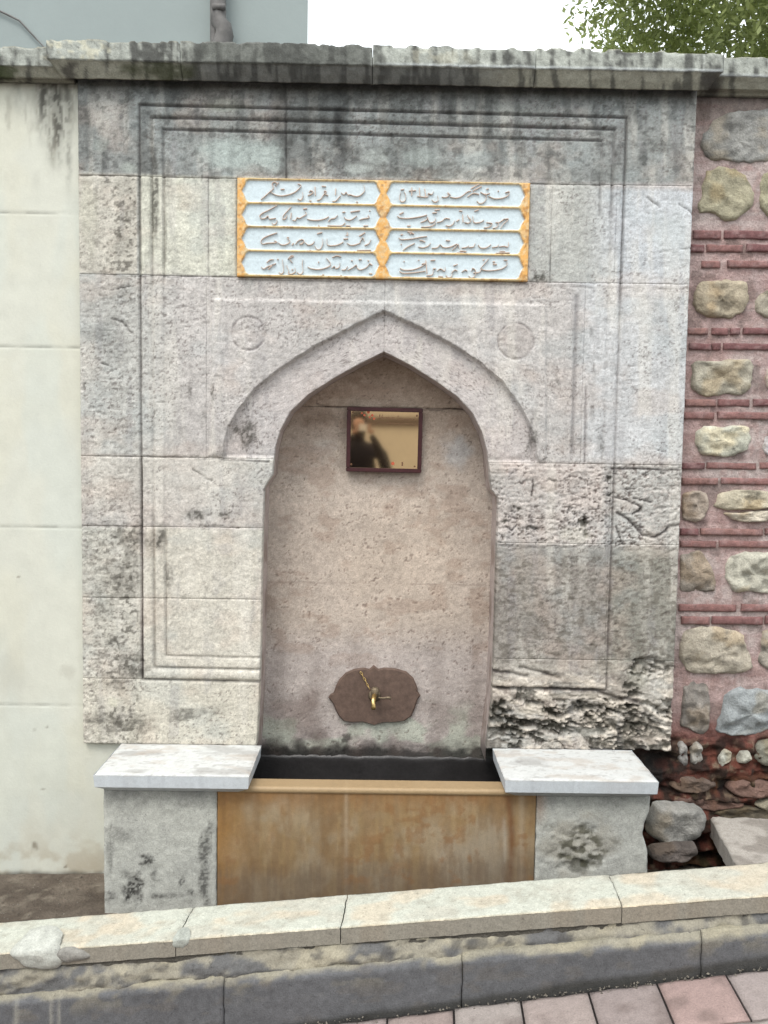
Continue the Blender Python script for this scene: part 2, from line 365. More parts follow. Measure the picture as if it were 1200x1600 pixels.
cavs = [(824, 1089, 18, 11), (920, 1110, 18, 11), (947, 1113, 12, 9), (971, 1105, 10, 5), (989, 1114, 14, 9), (979, 1140, 17, 10), (861, 1137, 32, 11),
        (781, 1119, 13, 17), (816, 1140, 5, 12), (1019, 1044, 22, 15), (1032, 1113, 13, 11), (987, 1078, 13, 9), (866, 1112, 14, 10), (800, 1140, 14, 12), (895, 1126, 14, 7), (1000, 1140, 10, 8), (940, 1135, 14, 8),
        (912, 817, 8, 8), (914, 835, 4, 5), (1034, 739, 4, 3), (953, 771, 8, 3), (807, 795, 9, 4), (788, 815, 5, 3), (952, 746, 4, 5), (1000, 795, 6, 3), (832, 825, 7, 3)]
darkspots = [(380, 672, 17, 20, .85), (388, 688, 16, 9, .6), (832, 682, 8, 22, .6), (246, 846, 12, 26, .9), (205, 843, 22, 16, .6), (183, 905, 22, 26, .5), (205, 890, 14, 30, .55), (176, 1003, 14, 8, .8), (196, 1046, 24, 20, .75),
             (180, 1068, 14, 10, .6), (204, 1128, 52, 11, .7), (296, 1117, 20, 10, .65), (262, 905, 5, 18, .7), (304, 803, 17, 7, .8), (350, 802, 9, 7, .8), (330, 1112, 26, 5, .4), (172, 1120, 16, 18, .5), (165, 950, 20, 14, .4),
             (345, 700, 5, 18, .3), (296, 605, 3.5, 14, .55), (331, 612, 3.5, 14, .75), (318, 655, 5, 10, .3), (255, 560, 12, 10, .3), (845, 436, 16, 9, .85), (1030, 230, 14, 11, .5), (870, 600, 10, 12, .4), (905, 690, 20, 9, .45),
             (928, 610, 5, 40, .35), (940, 695, 5, 12, .6), (925, 520, 4, 8, .5), (262, 300, 8, 30, .45), (240, 300, 5, 60, .8), (256, 340, 3, 60, .5), (335, 278, 30, 5, .5), (200, 330, 12, 22, .5), (190, 380, 14, 18, .4),
             (200, 295, 15, 14, .4), (150, 520, 20, 10, .3), (170, 520, 26, 40, .3), (190, 460, 20, 18, .3), (770, 1120, 16, 26, .5), (1040, 1050, 8, 30, .4), (690, 262, 26, 10, .5), (600, 245, 26, 24, .5)]
lights_ = [(370, 240, 66, 26, S(172, 182, 178), .9), (425, 243, 20, 24, S(178, 188, 184), .8), (585, 244, 22, 13, S(170, 176, 172), .85), (560, 262, 26, 9, S(172, 178, 174), .8), (660, 245, 30, 18, S(160, 168, 164), .6), (745, 252, 34, 16, S(165, 172, 170), .6),
           (800, 170, 30, 12, S(150, 156, 152), .5), (355, 165, 40, 12, S(150, 154, 140), .4), (160, 228, 14, 14, S(150, 160, 155), .5), (200, 262, 14, 8, S(175, 182, 175), .6), (140, 330, 16, 60, S(200, 198, 182), .6), (1050, 370, 34, 60, S(200, 205, 205), .6),
           (177, 1097, 9, 9, S(215, 212, 195), .9), (300, 740, 60, 30, S(205, 202, 196), .4), (860, 760, 12, 10, S(205, 195, 186), .8), (900, 835, 26, 14, S(196, 192, 180), .5), (770, 740, 18, 30, S(170, 166, 160), .6),
           (1000, 865, 40, 14, S(175, 172, 162), .5), (850, 850, 20, 8, S(180, 175, 168), .3), (820, 905, 20, 80, S(160, 158, 150), .35), (880, 1060, 50, 6, S(190, 180, 168), .6), (800, 1068, 30, 5, S(200, 190, 178), .6), (900, 1088, 60, 5, S(192, 184, 172), .6),
           (830, 1110, 20, 10, S(190, 182, 168), .6), (920, 1145, 40, 7, S(190, 188, 180), .6), (1020, 1158, 30, 6, S(200, 190, 178), .7), (1000, 1060, 20, 24, S(170, 168, 156), .5), (950, 1040, 24, 14, S(176, 172, 160), .4)]
vstreaks = [(270, 16, 120, 178, .7), (300, 30, 120, 150, .4), (437, 13, 120, 290, .55), (455, 12, 120, 285, .45), (533, 15, 120, 290, .95), (505, 30, 120, 215, .45), (560, 20, 120, 170, .5), (610, 14, 120, 235, .4), (648, 10, 120, 220, .35),
            (700, 16, 120, 200, .5), (765, 10, 120, 190, .4), (860, 14, 120, 175, .35), (930, 10, 120, 180, .3), (150, 14, 120, 180, .35), (985, 10, 120, 200, .3), (480, 16, 180, 290, .5)]

def base_tone(u, v):
    """stone colour over the facade, before stains"""
    rows = v-0.0175*(u-122)
    c = np.zeros(u.shape+(3,))+S(184, 179, 177)
    c = mix(c, S(178, 181, 176), 1-ss(215, 300, u))
    c = mix(c, S(190, 196, 202), ss(880, 930, u)*(1-ss(690, 715, rows))*ss(275, 285, rows))
    c = mix(c, S(196, 190, 182), ss(425, 435, rows)*0.3)
    c = mix(c, S(192, 180, 172), ss(706, 714, rows)*(1-ss(930, 960, u)))
    c = mix(c, S(184, 182, 176), ss(706, 714, rows)*ss(930, 960, u))
    c = c*1.03
    c = mix(c, S(150, 143, 134), ss(835, 846, rows+5*fbm(u/20, v/9, 3, 3))*ss(600, 760, u))
    c = mix(c, S(142, 140, 128), ss(835, 860, rows)*ss(950, 962, u))
    c = mix(c, S(178, 170, 158), ss(1012, 1030, rows)*ss(600, 760, u)*0.8)
    # lower left, pale marble repairs
    m = (1-ss(500, 600, u))
    c = mix(c, S(196, 192, 182), m*ss(706, 714, rows)*(1-ss(700, 900, v)))
    c = mix(c, S(206, 200, 184), m*ss(820, 826, rows)*ss(222, 226, u))
    c = mix(c, S(196, 192, 178), m*ss(820, 826, rows)*(1-ss(218, 222, u)))
    c = mix(c, S(200, 194, 176), m*ss(1054, 1062, v))
    # frieze
    c = mix(c, S(142, 147, 144), 1-ss(266, 274, rows+6*(fbm(u/30, v/20, 9, 3)-.5)))
    # row of the plaque
    m = ss(268, 273, rows)*(1-ss(425, 428, rows))
    c = mix(c, S(196, 191, 176), m*(1-ss(212, 217, u)))
    c = mix(c, S(200, 200, 182), m*ss(216, 219, u)*(1-ss(322, 326, u)))
    c = mix(c, S(204, 205, 186), m*ss(322, 326, u)*(1-ss(400, 420, u)))
    c = mix(c, S(180, 182, 176), m*ss(826, 830, u)*(1-ss(900, 980, u)))
    return c

def frame_profile(u, v):
    """nested moulding that frames the composition"""
    TL, TR, BR, BL = (217, 163), (980, 183), (948, 1079), (222, 1062)
    def sd(p, q):
        dx, dy = q[0]-p[0], q[1]-p[1]; L = math.hypot(dx, dy); return ((u-p[0])*(-dy)+(v-p[1])*dx)/L
    top, right, bot, left = sd(TL, TR), sd(TR, BR), sd(BR, BL), sd(BL, TL)
    k = np.stack([top, right, bot, left]); d = k.min(0); side = k.argmin(0)
    return d, side

def facade(u, v, s, t, soft=False):
    n1 = fbm(u/70, v/70, 1, 4); n2 = fbm(u/16, v/13, 2, 4); n3 = fbm(u/5.5, v/4.2, 3, 3); n4 = fbm(u/2.6, v/2.2, 44, 2)
    rows = v-0.0175*(u-122)
    c = base_tone(u, v)*0.90; c = c*.68+c.mean(-1, keepdims=True)*.32*np.array([1.0, .99, .965])
    h = 0.004*(n1-0.5)+0.0038*(n2-0.5)+0.0014*(n3-0.5)
    right = ss(700, 800, u); low = ss(706, 714, rows)
    # roughness of each region
    rough = 0.35+0.5*(1-ss(200, 240, u))*ss(425, 440, rows) + 1.1*right*low*(1-ss(838, 850, rows)) + 0.35*right*ss(838, 850, rows)
    clean = (ss(222, 226, u)*(1-ss(400, 440, u))*ss(824, 830, rows)*(1-ss(1040, 1080, rows))) + ss(216, 220, u)*(1-ss(826, 830, u))*ss(270, 274, rows)*(1-ss(425, 430, rows))
    rough = rough*(1-0.8*np.clip(clean, 0, 1))
    # pits
    dens = 0.655-0.045*rough
    pm = ss(dens, dens+0.09, n3*0.6+n2*0.4)*np.clip(0.35+0.5*rough, 0, 1)
    pl = ss(0.62, 0.70, fbm(u/11, v/4.0, 71, 4))*np.clip(0.10+0.42*rough, 0, 1)
    h = h-0.0035*pm-0.004*pl
    c = c*(1+0.34*(n2-0.5)+0.30*(n1-0.5)+0.42*(n4-0.5)+0.25*(n3-0.5))[..., None]
    c = mix(c, S(105, 96, 92)*0.8, np.clip(0.55*pm+0.5*pl, 0, .85)*(0.45+0.55*ss(0.4, 0.6, n1)))
    # warm and cool mineral drift
    c = mix(c, S(205, 182, 166)*0.85, 0.20*ss(0.52, 0.75, fbm(u/60, v/45, 21, 4)))
    c = mix(c, S(172, 184, 186)*0.85, 0.22*ss(0.5, 0.75, fbm(u/80, v/60, 22, 4)))
    # coarse travertine on the block right of the niche
    cm = right*ss(706, 716, rows)*(1-ss(838, 850, rows+8*(fbm(u/18, v/18, 6, 3)-.5)))
    rg = ridge(u/13, v/9, 8, 3)
    rg = 0.55*rg+0.45*ridge(u/5.5+3, v/4+1, 18, 3); h = h+cm*(0.0042*(rg-0.5)); c = mix(c, S(128, 108, 102)*0.85, cm*0.5*(1-ss(0.30, 0.46, rg)))
    c = mix(c, S(222, 212, 205)*0.8, cm*0.45*ss(0.66, 0.85, rg))
    # erosion at the foot of the right pier
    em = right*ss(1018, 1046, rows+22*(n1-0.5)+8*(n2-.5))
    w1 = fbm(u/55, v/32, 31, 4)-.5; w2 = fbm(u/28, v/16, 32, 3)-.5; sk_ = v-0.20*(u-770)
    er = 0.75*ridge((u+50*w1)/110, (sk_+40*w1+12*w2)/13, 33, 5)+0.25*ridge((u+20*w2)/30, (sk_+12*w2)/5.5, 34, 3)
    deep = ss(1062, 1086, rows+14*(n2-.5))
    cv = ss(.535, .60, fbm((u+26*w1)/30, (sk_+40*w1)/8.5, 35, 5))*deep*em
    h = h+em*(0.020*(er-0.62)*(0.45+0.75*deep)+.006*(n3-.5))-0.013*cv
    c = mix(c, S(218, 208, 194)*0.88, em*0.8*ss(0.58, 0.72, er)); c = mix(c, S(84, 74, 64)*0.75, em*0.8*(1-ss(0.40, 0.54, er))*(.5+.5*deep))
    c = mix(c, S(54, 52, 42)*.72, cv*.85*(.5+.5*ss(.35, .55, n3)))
    # small open cracks wandering through the coarse block
    ve = ss(.972, .996, 1-np.abs(2*fbm((u+14*w2)/26, v/13, 36, 4)-1))*cm*(.3+.7*ss(.45, .6, n1)); h = h-.005*ve; c = mix(c, S(76, 60, 62)*.78, .65*ve)
    pv = ss(.635, .70, fbm(u/5.2, v/3.6, 37, 3))*np.clip(.6*cm*ss(.42, .6, n1*.5+n2*.5)+.35*cm+.3*right*ss(846, 862, rows), 0, 1); h = h-.004*pv; c = mix(c, S(92, 78, 72)*.78, .7*pv)
    for i, (cx, cy, rx, ry) in enumerate(cavs):
        m = blob(u, v, cx, cy, rx*1.15, ry*1.15, 0.5, 1.0, 50+i)*(.25+.75*ss(.36, .5, fbm(u/7, v/4.5, 90+i, 4))); h = h-m*min(0.026, 0.0019*min(rx, ry))
        c = mix(c, S(52, 50, 40)*0.75, m*0.86)
    # mouldings
    d, side = frame_profile(u, v)
    inside = ss(-1, 1, d)
    wear = ss(0.30, 0.5, fbm(u/45, v/45, 61, 3))
    lowR = right*ss(712, 722, rows)
    midL = (side == 3)*ss(440, 450, rows)*(1-ss(820, 832, rows))
    st1 = 1.0-0.45*((side == 1)*ss(445, 455, rows)*(1-ss(705, 712, rows)))*(1)
    g1 = np.exp(-(d/1.7)**2)*st1; g2 = np.exp(-((d-19)/1.9)**2)*(1-lowR)*(1-0.55*midL); g3 = np.exp(-((d-37)/1.8)**2)*(1-lowR)*(1-0.85*midL)
    g3 = g3*(1-(side == 1)*ss(330, 345, v)); g2 = g2*(1-0.6*(side == 1)*ss(330, 345, v))
    h = h-0.0105*g1-0.0085*g2-0.006*g3
    bead = np.clip(1-((d-10)/9)**2, 0, 1)*(1-lowR)*(1-0.4*midL); h = h+0.005*bead-0.004*inside*(1-lowR)-0.004*ss(35, 38, d)*(1-lowR)
    gd = np.clip(0.75*g1+0.55*g2*(0.5+0.5*wear)+0.45*g3*wear+(side == 0)*(.3*g1+.45*g2+.45*g3), 0, 0.95)
    c = mix(c, S(66, 58, 60)*0.75, gd*0.8)
    # raised field of the spandrels with the sunk arch band
    f0 = ss(329, 333, u)*ss(461.5, 465.5, rows+0.0175*122-2.2)
    f1 = 1-ss(851, 856, u); f2 = 1-ss(700, 712, rows)
    field = f0*f1*(0.4+0.6*f2)*(1-low)
    h = h+0.009*field
    gR = np.exp(-((u-(903-0.03*(v-450)))/3.2)**2)*ss(443, 450, rows)*(1-ss(690, 712, rows)); h = h-0.007*gR; c = mix(c, S(120, 118, 120)*0.8, gR*0.5)
    gL = np.exp(-((u-296)/5.0)**2)*ss(440, 450, rows)*(1-ss(690, 712, rows)); h = h+0.003*gL
    gj = np.exp(-((u-(915-0.02*v+14))/1.6)**2)*ss(600, 612, v)*(1-ss(706, 712, rows)); h = h-0.006*gj; c = mix(c, S(90, 80, 84)*0.8, gj*0.5)
    inn = inpoly(u, v, archpoly)
    dd = pdist(u, v, outer); sdd = np.where(inn, dd, -dd)
    sdd = sdd+1.2*(fbm(u/9, v/9, 66, 3)-0.5)*2
    step_ = ss(-0.8, 1.8, sdd)*(1-low)
    h = h-0.024*step_
    c = mix(c, S(206, 196, 194)*0.82, 0.35*step_)
    # medallions
    for cx, cy, r0 in ((388, 521, 26), (806, 533, 28)):
        rr = np.hypot(u-cx, v-cy)+2*(fbm(u/9, v/9, 5, 2)-0.5)
        ring = np.exp(-((rr-r0)/1.4)**2)*(0.4+0.6*ss(0.35, 0.6, fbm(u/20, v/20, 77, 2))); disc = 1-ss(r0-2, r0+1, rr)
        h = h-0.0045*ring+disc*(0.005*(fbm(u/6, v/6, 81, 3)-0.5)); c = mix(c, S(118, 108, 108)*0.8, 0.55*ring)
        c = mix(c, S(160, 148, 142)*0.8, 0.35*disc*(1 if cx > 600 else 0.2))
    # cracks
    for i, (pts, wd) in enumerate(cracks):
        dcr = pdist(u+3*(fbm(u/7, v/7, 200+i, 2)-0.5), v+3*(fbm(u/7, v/7, 300+i, 2)-0.5), pts)
        wd = wd if i < 11 else wd*0.6; brk = ss(.3, .55, fbm(u/9, v/9, 350+i, 3)) if i >= 11 else 1.0
        m = np.exp(-(dcr/wd)**2)*brk; h = h-0.010*m*min(1, wd/2); c = mix(c, S(62, 52, 52)*0.7, m*(0.8 if i < 11 else .5))
    for i, (pts, a, wd) in enumerate(joints):
        m = a*np.exp(-((pdist(u, v+1.5*(fbm(u/16, v/16, 370+i, 3)-0.5)*2, pts))/wd)**2)*(.35+.65*ss(.36, .56, fbm(u/17, v/17, 380+i, 3)))
        h = h-0.005*m; c = mix(c, S(74, 66, 66)*.72, m)
    c = mix(c, S(146, 144, 146)*.82, .34*ss(.52, .72, fbm(u/17, v/170, 51, 4))*ss(.4, .6, n2*.5+n1*.5))
    c = mix(c, S(226, 222, 212)*.88, .30*ss(.54, .72, fbm(u/24, v/150, 52, 4)))
    sp = ss(.655, .71, fbm(u/3.4, v/2.7, 53, 3))*(.35+.65*ss(.42, .6, fbm(u/50, v/50, 54, 3))); c = mix(c, S(96, 86, 82)*.8, .55*sp*(1-.5*np.clip(clean, 0, 1)))
    # paler clean areas
    for i, (cx, cy, rx, ry, k, a) in enumerate(lights_):
        c = mix(c, k*0.82*(0.9+0.2*n4)[..., None], a*blob(u, v, cx, cy, rx, ry, 0.55, 0.45, 400+i))
    # grime and biological staining
    for i, (cx, cy, rx, ry, a) in enumerate(darkspots):
        m = blob(u, v, cx, cy, rx*1.25, ry*1.25, 0.8, 0.9, 500+i)*(0.45+0.55*ss(0.42, 0.58, fbm(u/5, v/5, 600+i, 3)))
        c = mix(c, S(70, 67, 60)*0.75, a*m)
    top = 1-ss(262, 276, rows+9*(fbm(u/26, v/26, 41, 4)-0.5))
    for i, (cx, wd, v0, v1, a) in enumerate(vstreaks):
        m = np.exp(-((u-cx+5*(fbm(v/30, u*0, 700+i, 3)-0.5)*2)/wd)**2)*(1-ss(v0+(v1-v0)*0.55, v1+6, v))*top
        c = mix(c, S(58, 60, 60)*0.72, a*m*(0.6+0.4*ss(0.35, 0.6, n2)))
    vs = fbm(u/9, v/90, 43, 4)
    c = mix(c, S(76, 78, 77)*0.78, top*0.45*ss(0.50, 0.72, fbm(u/15, v/60, 43, 5)))
    c = mix(c, S(72, 74, 72)*0.75, top*0.75*(1-ss(128, 166, v-0.0175*(u-122)+14*(vs-0.5))))
    c = mix(c, S(60, 60, 58)*0.75, top*0.42*ss(0.54, 0.68, fbm(u/9, v/8, 45, 5)))
    for i, (cx, cy, rx, ry, k, a) in enumerate(lights_[:6]):
        c = mix(c, k*0.9*(0.85+0.3*n4)[..., None], .62*a*blob(u, v, cx, cy, rx, ry, 0.55, 0.6, 440+i))
    # lichen specks on the left strip and the old corner stones
    lm = (1-ss(212, 220, u))*ss(262, 280, rows)*(0.3+0.7*ss(126, 200, u))*(1-.65*ss(425, 435, rows)*(1-ss(815, 830, rows)))
    c = mix(c, S(92, 88, 80)*0.75, lm*0.75*ss(0.56, 0.66, fbm(u/6, v/5, 47, 4)+0.05*(fbm(u/40, v/40, 48, 3)-0.5)*4))
    lm2 = right*ss(846, 860, rows)*(1-ss(1020, 1035, rows))
    c = mix(c, S(98, 92, 82)*0.75, lm2*0.55*ss(0.52, 0.66, fbm(u/9, v/6, 49, 5)))
    return h, np.clip(c, 0.012, 0.95)

# ------------------------------------------------------------------ the fountain
fountain = empty("wall_fountain", (0.0, 0.0, 0.0), label="tall weathered marble wall fountain with pointed arch niche, two side benches and stained basin", category="fountain")
zr = lambda v, ul=130: (Z(ul, v))
G = 0.00008
ZA1 = Z(150, 274); ZB1 = Z(150, 428.5); ZC1 = Z(150, 713); ZBt = Z(600, 1166)-0.004
x217 = X(217, 350); x325 = X(325, 350); x370 = X(370.5, 355); x447 = X(447, 205); x762 = X(775, 210); x826 = X(826.5, 360); x862 = X(862, 370); x985 = X(962, 370)
xA = Xl; xD = Xr; x335 = X(322, 580); x905 = X(912, 580); x221 = X(221, 760); x955 = X(953, 800)
ZE1 = Z(150, 822); ZE2 = Z(150, 934); ZE3 = Z(150, 1030); ZF = Z(300, 1062)
ZR1 = Z(1060, 852); ZR2 = Z(1050, 1033)
blocks = [
 (xA, x447, ZA1, Ztop), (x447, xD, ZA1, Ztop),
 (xA, x217, ZB1, ZA1), (x217, x325, ZB1, ZA1), (x325, x370, ZB1, ZA1), (x826, x862, ZB1, ZA1), (x862, x985, ZB1, ZA1), (x985, xD, ZB1, ZA1),
 (xA, x335, ZC1, ZB1), (x335, 'C', ZC1, ZB1), ('C', x905, ZC1, ZB1), (x905, xD, ZC1, ZB1),
 (xA, x221, ZE1, ZC1), (x221, 'L', ZE1, ZC1), ('R', x955, ZR1, ZC1), (x955, xD, ZR1, ZC1),
 (xA, x221, ZE2, ZE1), (x221, 'L', ZE2, ZE1), (xA, x221, ZF, ZE2), (x221, 'L', ZF, ZE2), (xA, 'L', ZBt, ZF),
 ('R', x955, ZR2, ZR1), (x955, xD, ZR2, ZR1), ('R', xD, ZBt, ZR2)]
for (a, b, z0, z1) in blocks:
    sa_ = (lambda t, q=G: XR(t)+0) if a in ('R', 'C') else a+G
    sb_ = (lambda t, q=G: XL(t)-0) if b in ('L', 'C') else b-G
    if a == 'C': sa_ = lambda t: np.where(t > lw[0, 1], XC+G*0.6, np.maximum(XR(t), XC+G*0.6))
    if b == 'C': sb_ = lambda t: np.where(t > lw[0, 1], XC-G*0.6, np.minimum(XL(t), XC-G*0.6))
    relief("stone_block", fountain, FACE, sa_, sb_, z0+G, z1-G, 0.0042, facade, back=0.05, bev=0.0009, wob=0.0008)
# pointing mortar behind the joints
mort = lambda u, v, s, t: (0.002*(fbm(s*60, t*60, 3, 3)-0.5), np.clip(base_tone(u, v)*0.42, 0, 1))
gm = fountain
mb = frame((0, 0.043, 0))
relief("pointing", gm, mb, xA+0.004, lambda t: np.where(t > lw[0, 1]+0.01, XC, np.minimum(XL(t, 0.006), XC)), ZBt+0.004, ZB1, 0.03, mort, back=0.03, bev=0, tstep=0.01)
relief("pointing", gm, mb, lambda t: np.where(t > lw[0, 1]+0.01, XC, np.maximum(XR(t, 0.006), XC)), xD-0.004, ZBt+0.004, ZB1, 0.03, mort, back=0.03, bev=0, tstep=0.01)
relief("pointing", gm, mb, xA+0.004, xD-0.004, ZB1, Ztop-0.004, 0.03, mort, back=0.03, bev=0)

# niche: reveal and back wall
ZBe = Z(600, 1166)
ND = 0.19
def niche_tone(u, v):
    n1 = fbm(u/60, v/60, 101, 4); n2 = fbm(u/13, v/11, 102, 4); n3 = fbm(u/4.2, v/3.4, 103, 3); n4 = fbm(u/2.4, v/2.0, 104, 2)
    c = np.zeros(u.shape+(3,))+S(178, 166, 155)
    c = mix(c, S(166, 149, 134), 1-ss(600, 760, v)); c = mix(c, S(188, 173, 158), blob(u, v, 620, 860, 120, 120, .9, .5, 4)*.6)
    c = mix(c, S(176, 167, 162), ss(960, 1040, v)); c = mix(c, S(178, 180, 168), ss(1085, 1130, v)*ss(0.4, 0.6, fbm(u/40, v/30, 9, 3)))
    c = mix(c, S(172, 172, 172), blob(u, v, 715, 705, 26, 26, .8, .5, 8)*.7); c = mix(c, S(180, 172, 164), blob(u, v, 500, 700, 30, 14, .8, .5, 9)*.6)
    c = c*0.96*(1+0.30*(n1-0.5)+0.30*(n2-0.5)+0.32*(n4-0.5)+0.2*(n3-0.5))[..., None]
    pit = ss(0.66, 0.74, n3*0.7+n2*0.3); c = mix(c, S(96, 78, 70)*0.8, 0.6*pit)
    c = mix(c, S(150, 126, 110)*0.85, 0.35*ss(0.54, 0.7, fbm(u/34, v/22, 105, 4))*(1-ss(1000, 1080, v)))
    c = mix(c, S(112, 92, 84)*0.8, 0.5*blob(u, v, 470, 1110, 45, 30, .8, .7, 3)); c = mix(c, S(110, 96, 88)*0.8, 0.35*blob(u, v, 700, 1115, 50, 26, .8, .8, 5))
    c = mix(c, S(96, 80, 76)*0.8, 0.6*blob(u, v, 495, 1150, 20, 20, .8, .7, 13)); c = mix(c, S(110, 84, 66)*0.75, 0.5*blob(u, v, 500, 655, 26, 22, .8, .6, 6))
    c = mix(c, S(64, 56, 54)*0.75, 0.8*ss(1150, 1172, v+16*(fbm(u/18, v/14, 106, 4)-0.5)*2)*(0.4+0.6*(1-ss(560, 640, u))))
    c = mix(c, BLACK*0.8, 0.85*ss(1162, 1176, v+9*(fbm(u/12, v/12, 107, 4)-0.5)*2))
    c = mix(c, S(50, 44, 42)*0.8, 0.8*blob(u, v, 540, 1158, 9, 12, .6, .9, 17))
    for i in range(6):
        m = np.exp(-((u-(430+i*63)+8*(fbm(v/50, v*0, 110+i)-.5))/12)**2)*ss(900, 1100, v)*0.22; c = mix(c, S(100, 84, 76)*0.8, m)
    return c, n1, n2, n3, pit
def niche_fn(u, v, s, t):
    c, n1, n2, n3, pit = niche_tone(u, v)
    h = 0.004*(n1-0.5)+0.0035*(n2-0.5)+0.0015*(n3-0.5)-0.003*pit
    cr = np.exp(-(pdist(u, v+2*(fbm(u/14, v/9, 71, 2)-.5), [(600, 640), (680, 641), (705, 638), (732, 641)])/1.3)**2)+0.8*np.exp(-(pdist(u, v, [(497, 632), (515, 636), (560, 637)])/1.4)**2)
    h = h-0.004*cr; c = mix(c, S(62, 48, 42)*0.7, np.clip(cr*0.7, 0, .8))
    jn = .35*np.exp(-(pdist(u, v+1.5*(n2-.5), [(410, 910), (590, 912), (775, 915)])/1.2)**2)*ss(.4, .6, n1*.5+n2*.5); h = h-.002*jn; c = mix(c, S(90, 74, 66)*.8, jn)
    return h, np.clip(c, 0.01, 0.9)
FN = frame((0, ND, 0))
zj1, zj2 = Z(600, 637, ND), Z(600, 912, ND)
nx0, nx1 = X(395, 900, ND)-0.03, X(785, 900, ND)+0.03
ztop_n, zbot_n = Z(600, 535, 0), Z(600, 1160, ND)-0.12
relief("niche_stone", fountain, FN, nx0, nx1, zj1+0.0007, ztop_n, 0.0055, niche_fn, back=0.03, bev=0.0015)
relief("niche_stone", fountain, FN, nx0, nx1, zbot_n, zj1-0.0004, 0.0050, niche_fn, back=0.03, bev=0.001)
# reveal swept along the opening
zz = np.concatenate([np.linspace(ZBe-0.066, Z(600, 700), 160), np.linspace(Z(600, 700), lw[0, 1], 70)[1:]])
def reveal(side):
    xs = XL(zz)-0.0015 if side < 0 else XR(zz)+0.0015
    ys = np.linspace(0.035, ND+0.01, 26)
    XX = np.repeat(xs[:, None], len(ys), 1); YY = np.repeat(ys[None, :], len(zz), 0); ZZ = np.repeat(zz[:, None], len(ys), 1)
    amp = 0.003*(fbm(ZZ*25, YY*25, 61+side, 4)-0.5)*ss(0.035, 0.06, YY)
    P = np.stack([XX+side*amp, YY, ZZ], -1)
    u, v = proj(P.reshape(-1, 3)); u = u.reshape(XX.shape); v = v.reshape(XX.shape)
    c = np.zeros(XX.shape+(3,))+S(186, 172, 166)*0.8
    c = c*(0.8+0.4*fbm(ZZ*22, YY*40, 5, 4))[..., None]
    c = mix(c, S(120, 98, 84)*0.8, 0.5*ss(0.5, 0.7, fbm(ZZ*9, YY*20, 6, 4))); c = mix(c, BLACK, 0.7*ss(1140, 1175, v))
    i = np.arange(XX.size).reshape(XX.shape); F = np.stack([i[:-1, :-1], i[:-1, 1:], i[1:, 1:], i[1:, :-1]], -1).reshape(-1, 4)
    if side > 0: F = F[:, ::-1]
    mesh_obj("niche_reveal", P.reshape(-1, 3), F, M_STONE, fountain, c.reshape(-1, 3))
reveal(-1); reveal(1)

# ---- coping / cornice stones
def cornice(name, parent, x0, x1, Yw, prof, tone, mL=False, mR=False, rough=1.0, seed=0, step=0.007):
    prof = np.array(prof, float)
    seg = np.hypot(*np.diff(prof, axis=0).T); L = np.concatenate([[0], np.cumsum(seg)])
    n = int(L[-1]/0.007); q = np.unique(np.concatenate([np.linspace(0, L[-1], n), L]))
    o_ = np.interp(q, L, prof[:, 0]); z_ = np.interp(q, L, prof[:, 1])
    m = max(3, int((x1-x0)/step)); f = np.linspace(0, 1, m)
    omax = prof[:, 0].max()
    a = x0+(omax-o_) if mL else np.full_like(o_, x0); b = x1-(omax-o_) if mR else np.full_like(o_, x1)
    XX = a[:, None]+(b-a)[:, None]*f[None, :]; OO = np.repeat(o_[:, None], m, 1); ZZ = np.repeat(z_[:, None], m, 1); QQ = np.repeat(q[:, None], m, 1)
    e = np.minimum(XX-a[:, None], b[:, None]-XX)
    OO = OO+rough*(0.010*(fbm(XX*22, ZZ*22, 5+seed, 4)-0.5)+0.005*(fbm(XX*90, ZZ*90, 6, 2)-0.5))-0.004*np.exp(-e/0.005)
    zt = prof[:, 1].max(); edge_t = np.exp(-np.abs(ZZ-zt)/0.012)
    chip = ss(0.45, 0.7, fbm(XX*20+seed, ZZ*0+2, 9, 4))
    ZZ = ZZ-edge_t*chip*0.010*rough; OO = OO-edge_t*chip*0.008*rough
    P = np.stack([XX, Yw-OO, ZZ], -1); u, v = proj(P.reshape(-1, 3)); u = u.reshape(XX.shape); v = v.reshape(XX.shape)
    c = tone(u, v, XX, ZZ, QQ, L)
    idx = np.arange(XX.size).reshape(XX.shape)
    F = np.stack([idx[:-1, :-1], idx[1:, :-1], idx[1:, 1:], idx[:-1, 1:]], -1).reshape(-1, 4).tolist()
    # end caps against the wall plane
    V = P.reshape(-1, 3).tolist(); cc = c.reshape(-1, 3).tolist()
    for colk, rev in ((0, False), (m-1, True)):
        k0 = len(V); ring = [int(i) for i in idx[:, colk]]
        V += [[V[ring[-1]][0], Yw+0.02, prof[-1, 1]], [V[ring[0]][0], Yw+0.02, prof[0, 1]]]; cc += [cc[ring[-1]], cc[ring[0]]]
        F.append(ring+[k0, k0+1] if rev else (ring+[k0, k0+1])[::-1])
    ob = mesh_obj(name, V, F, M_STONE, parent, np.array(cc)); return ob
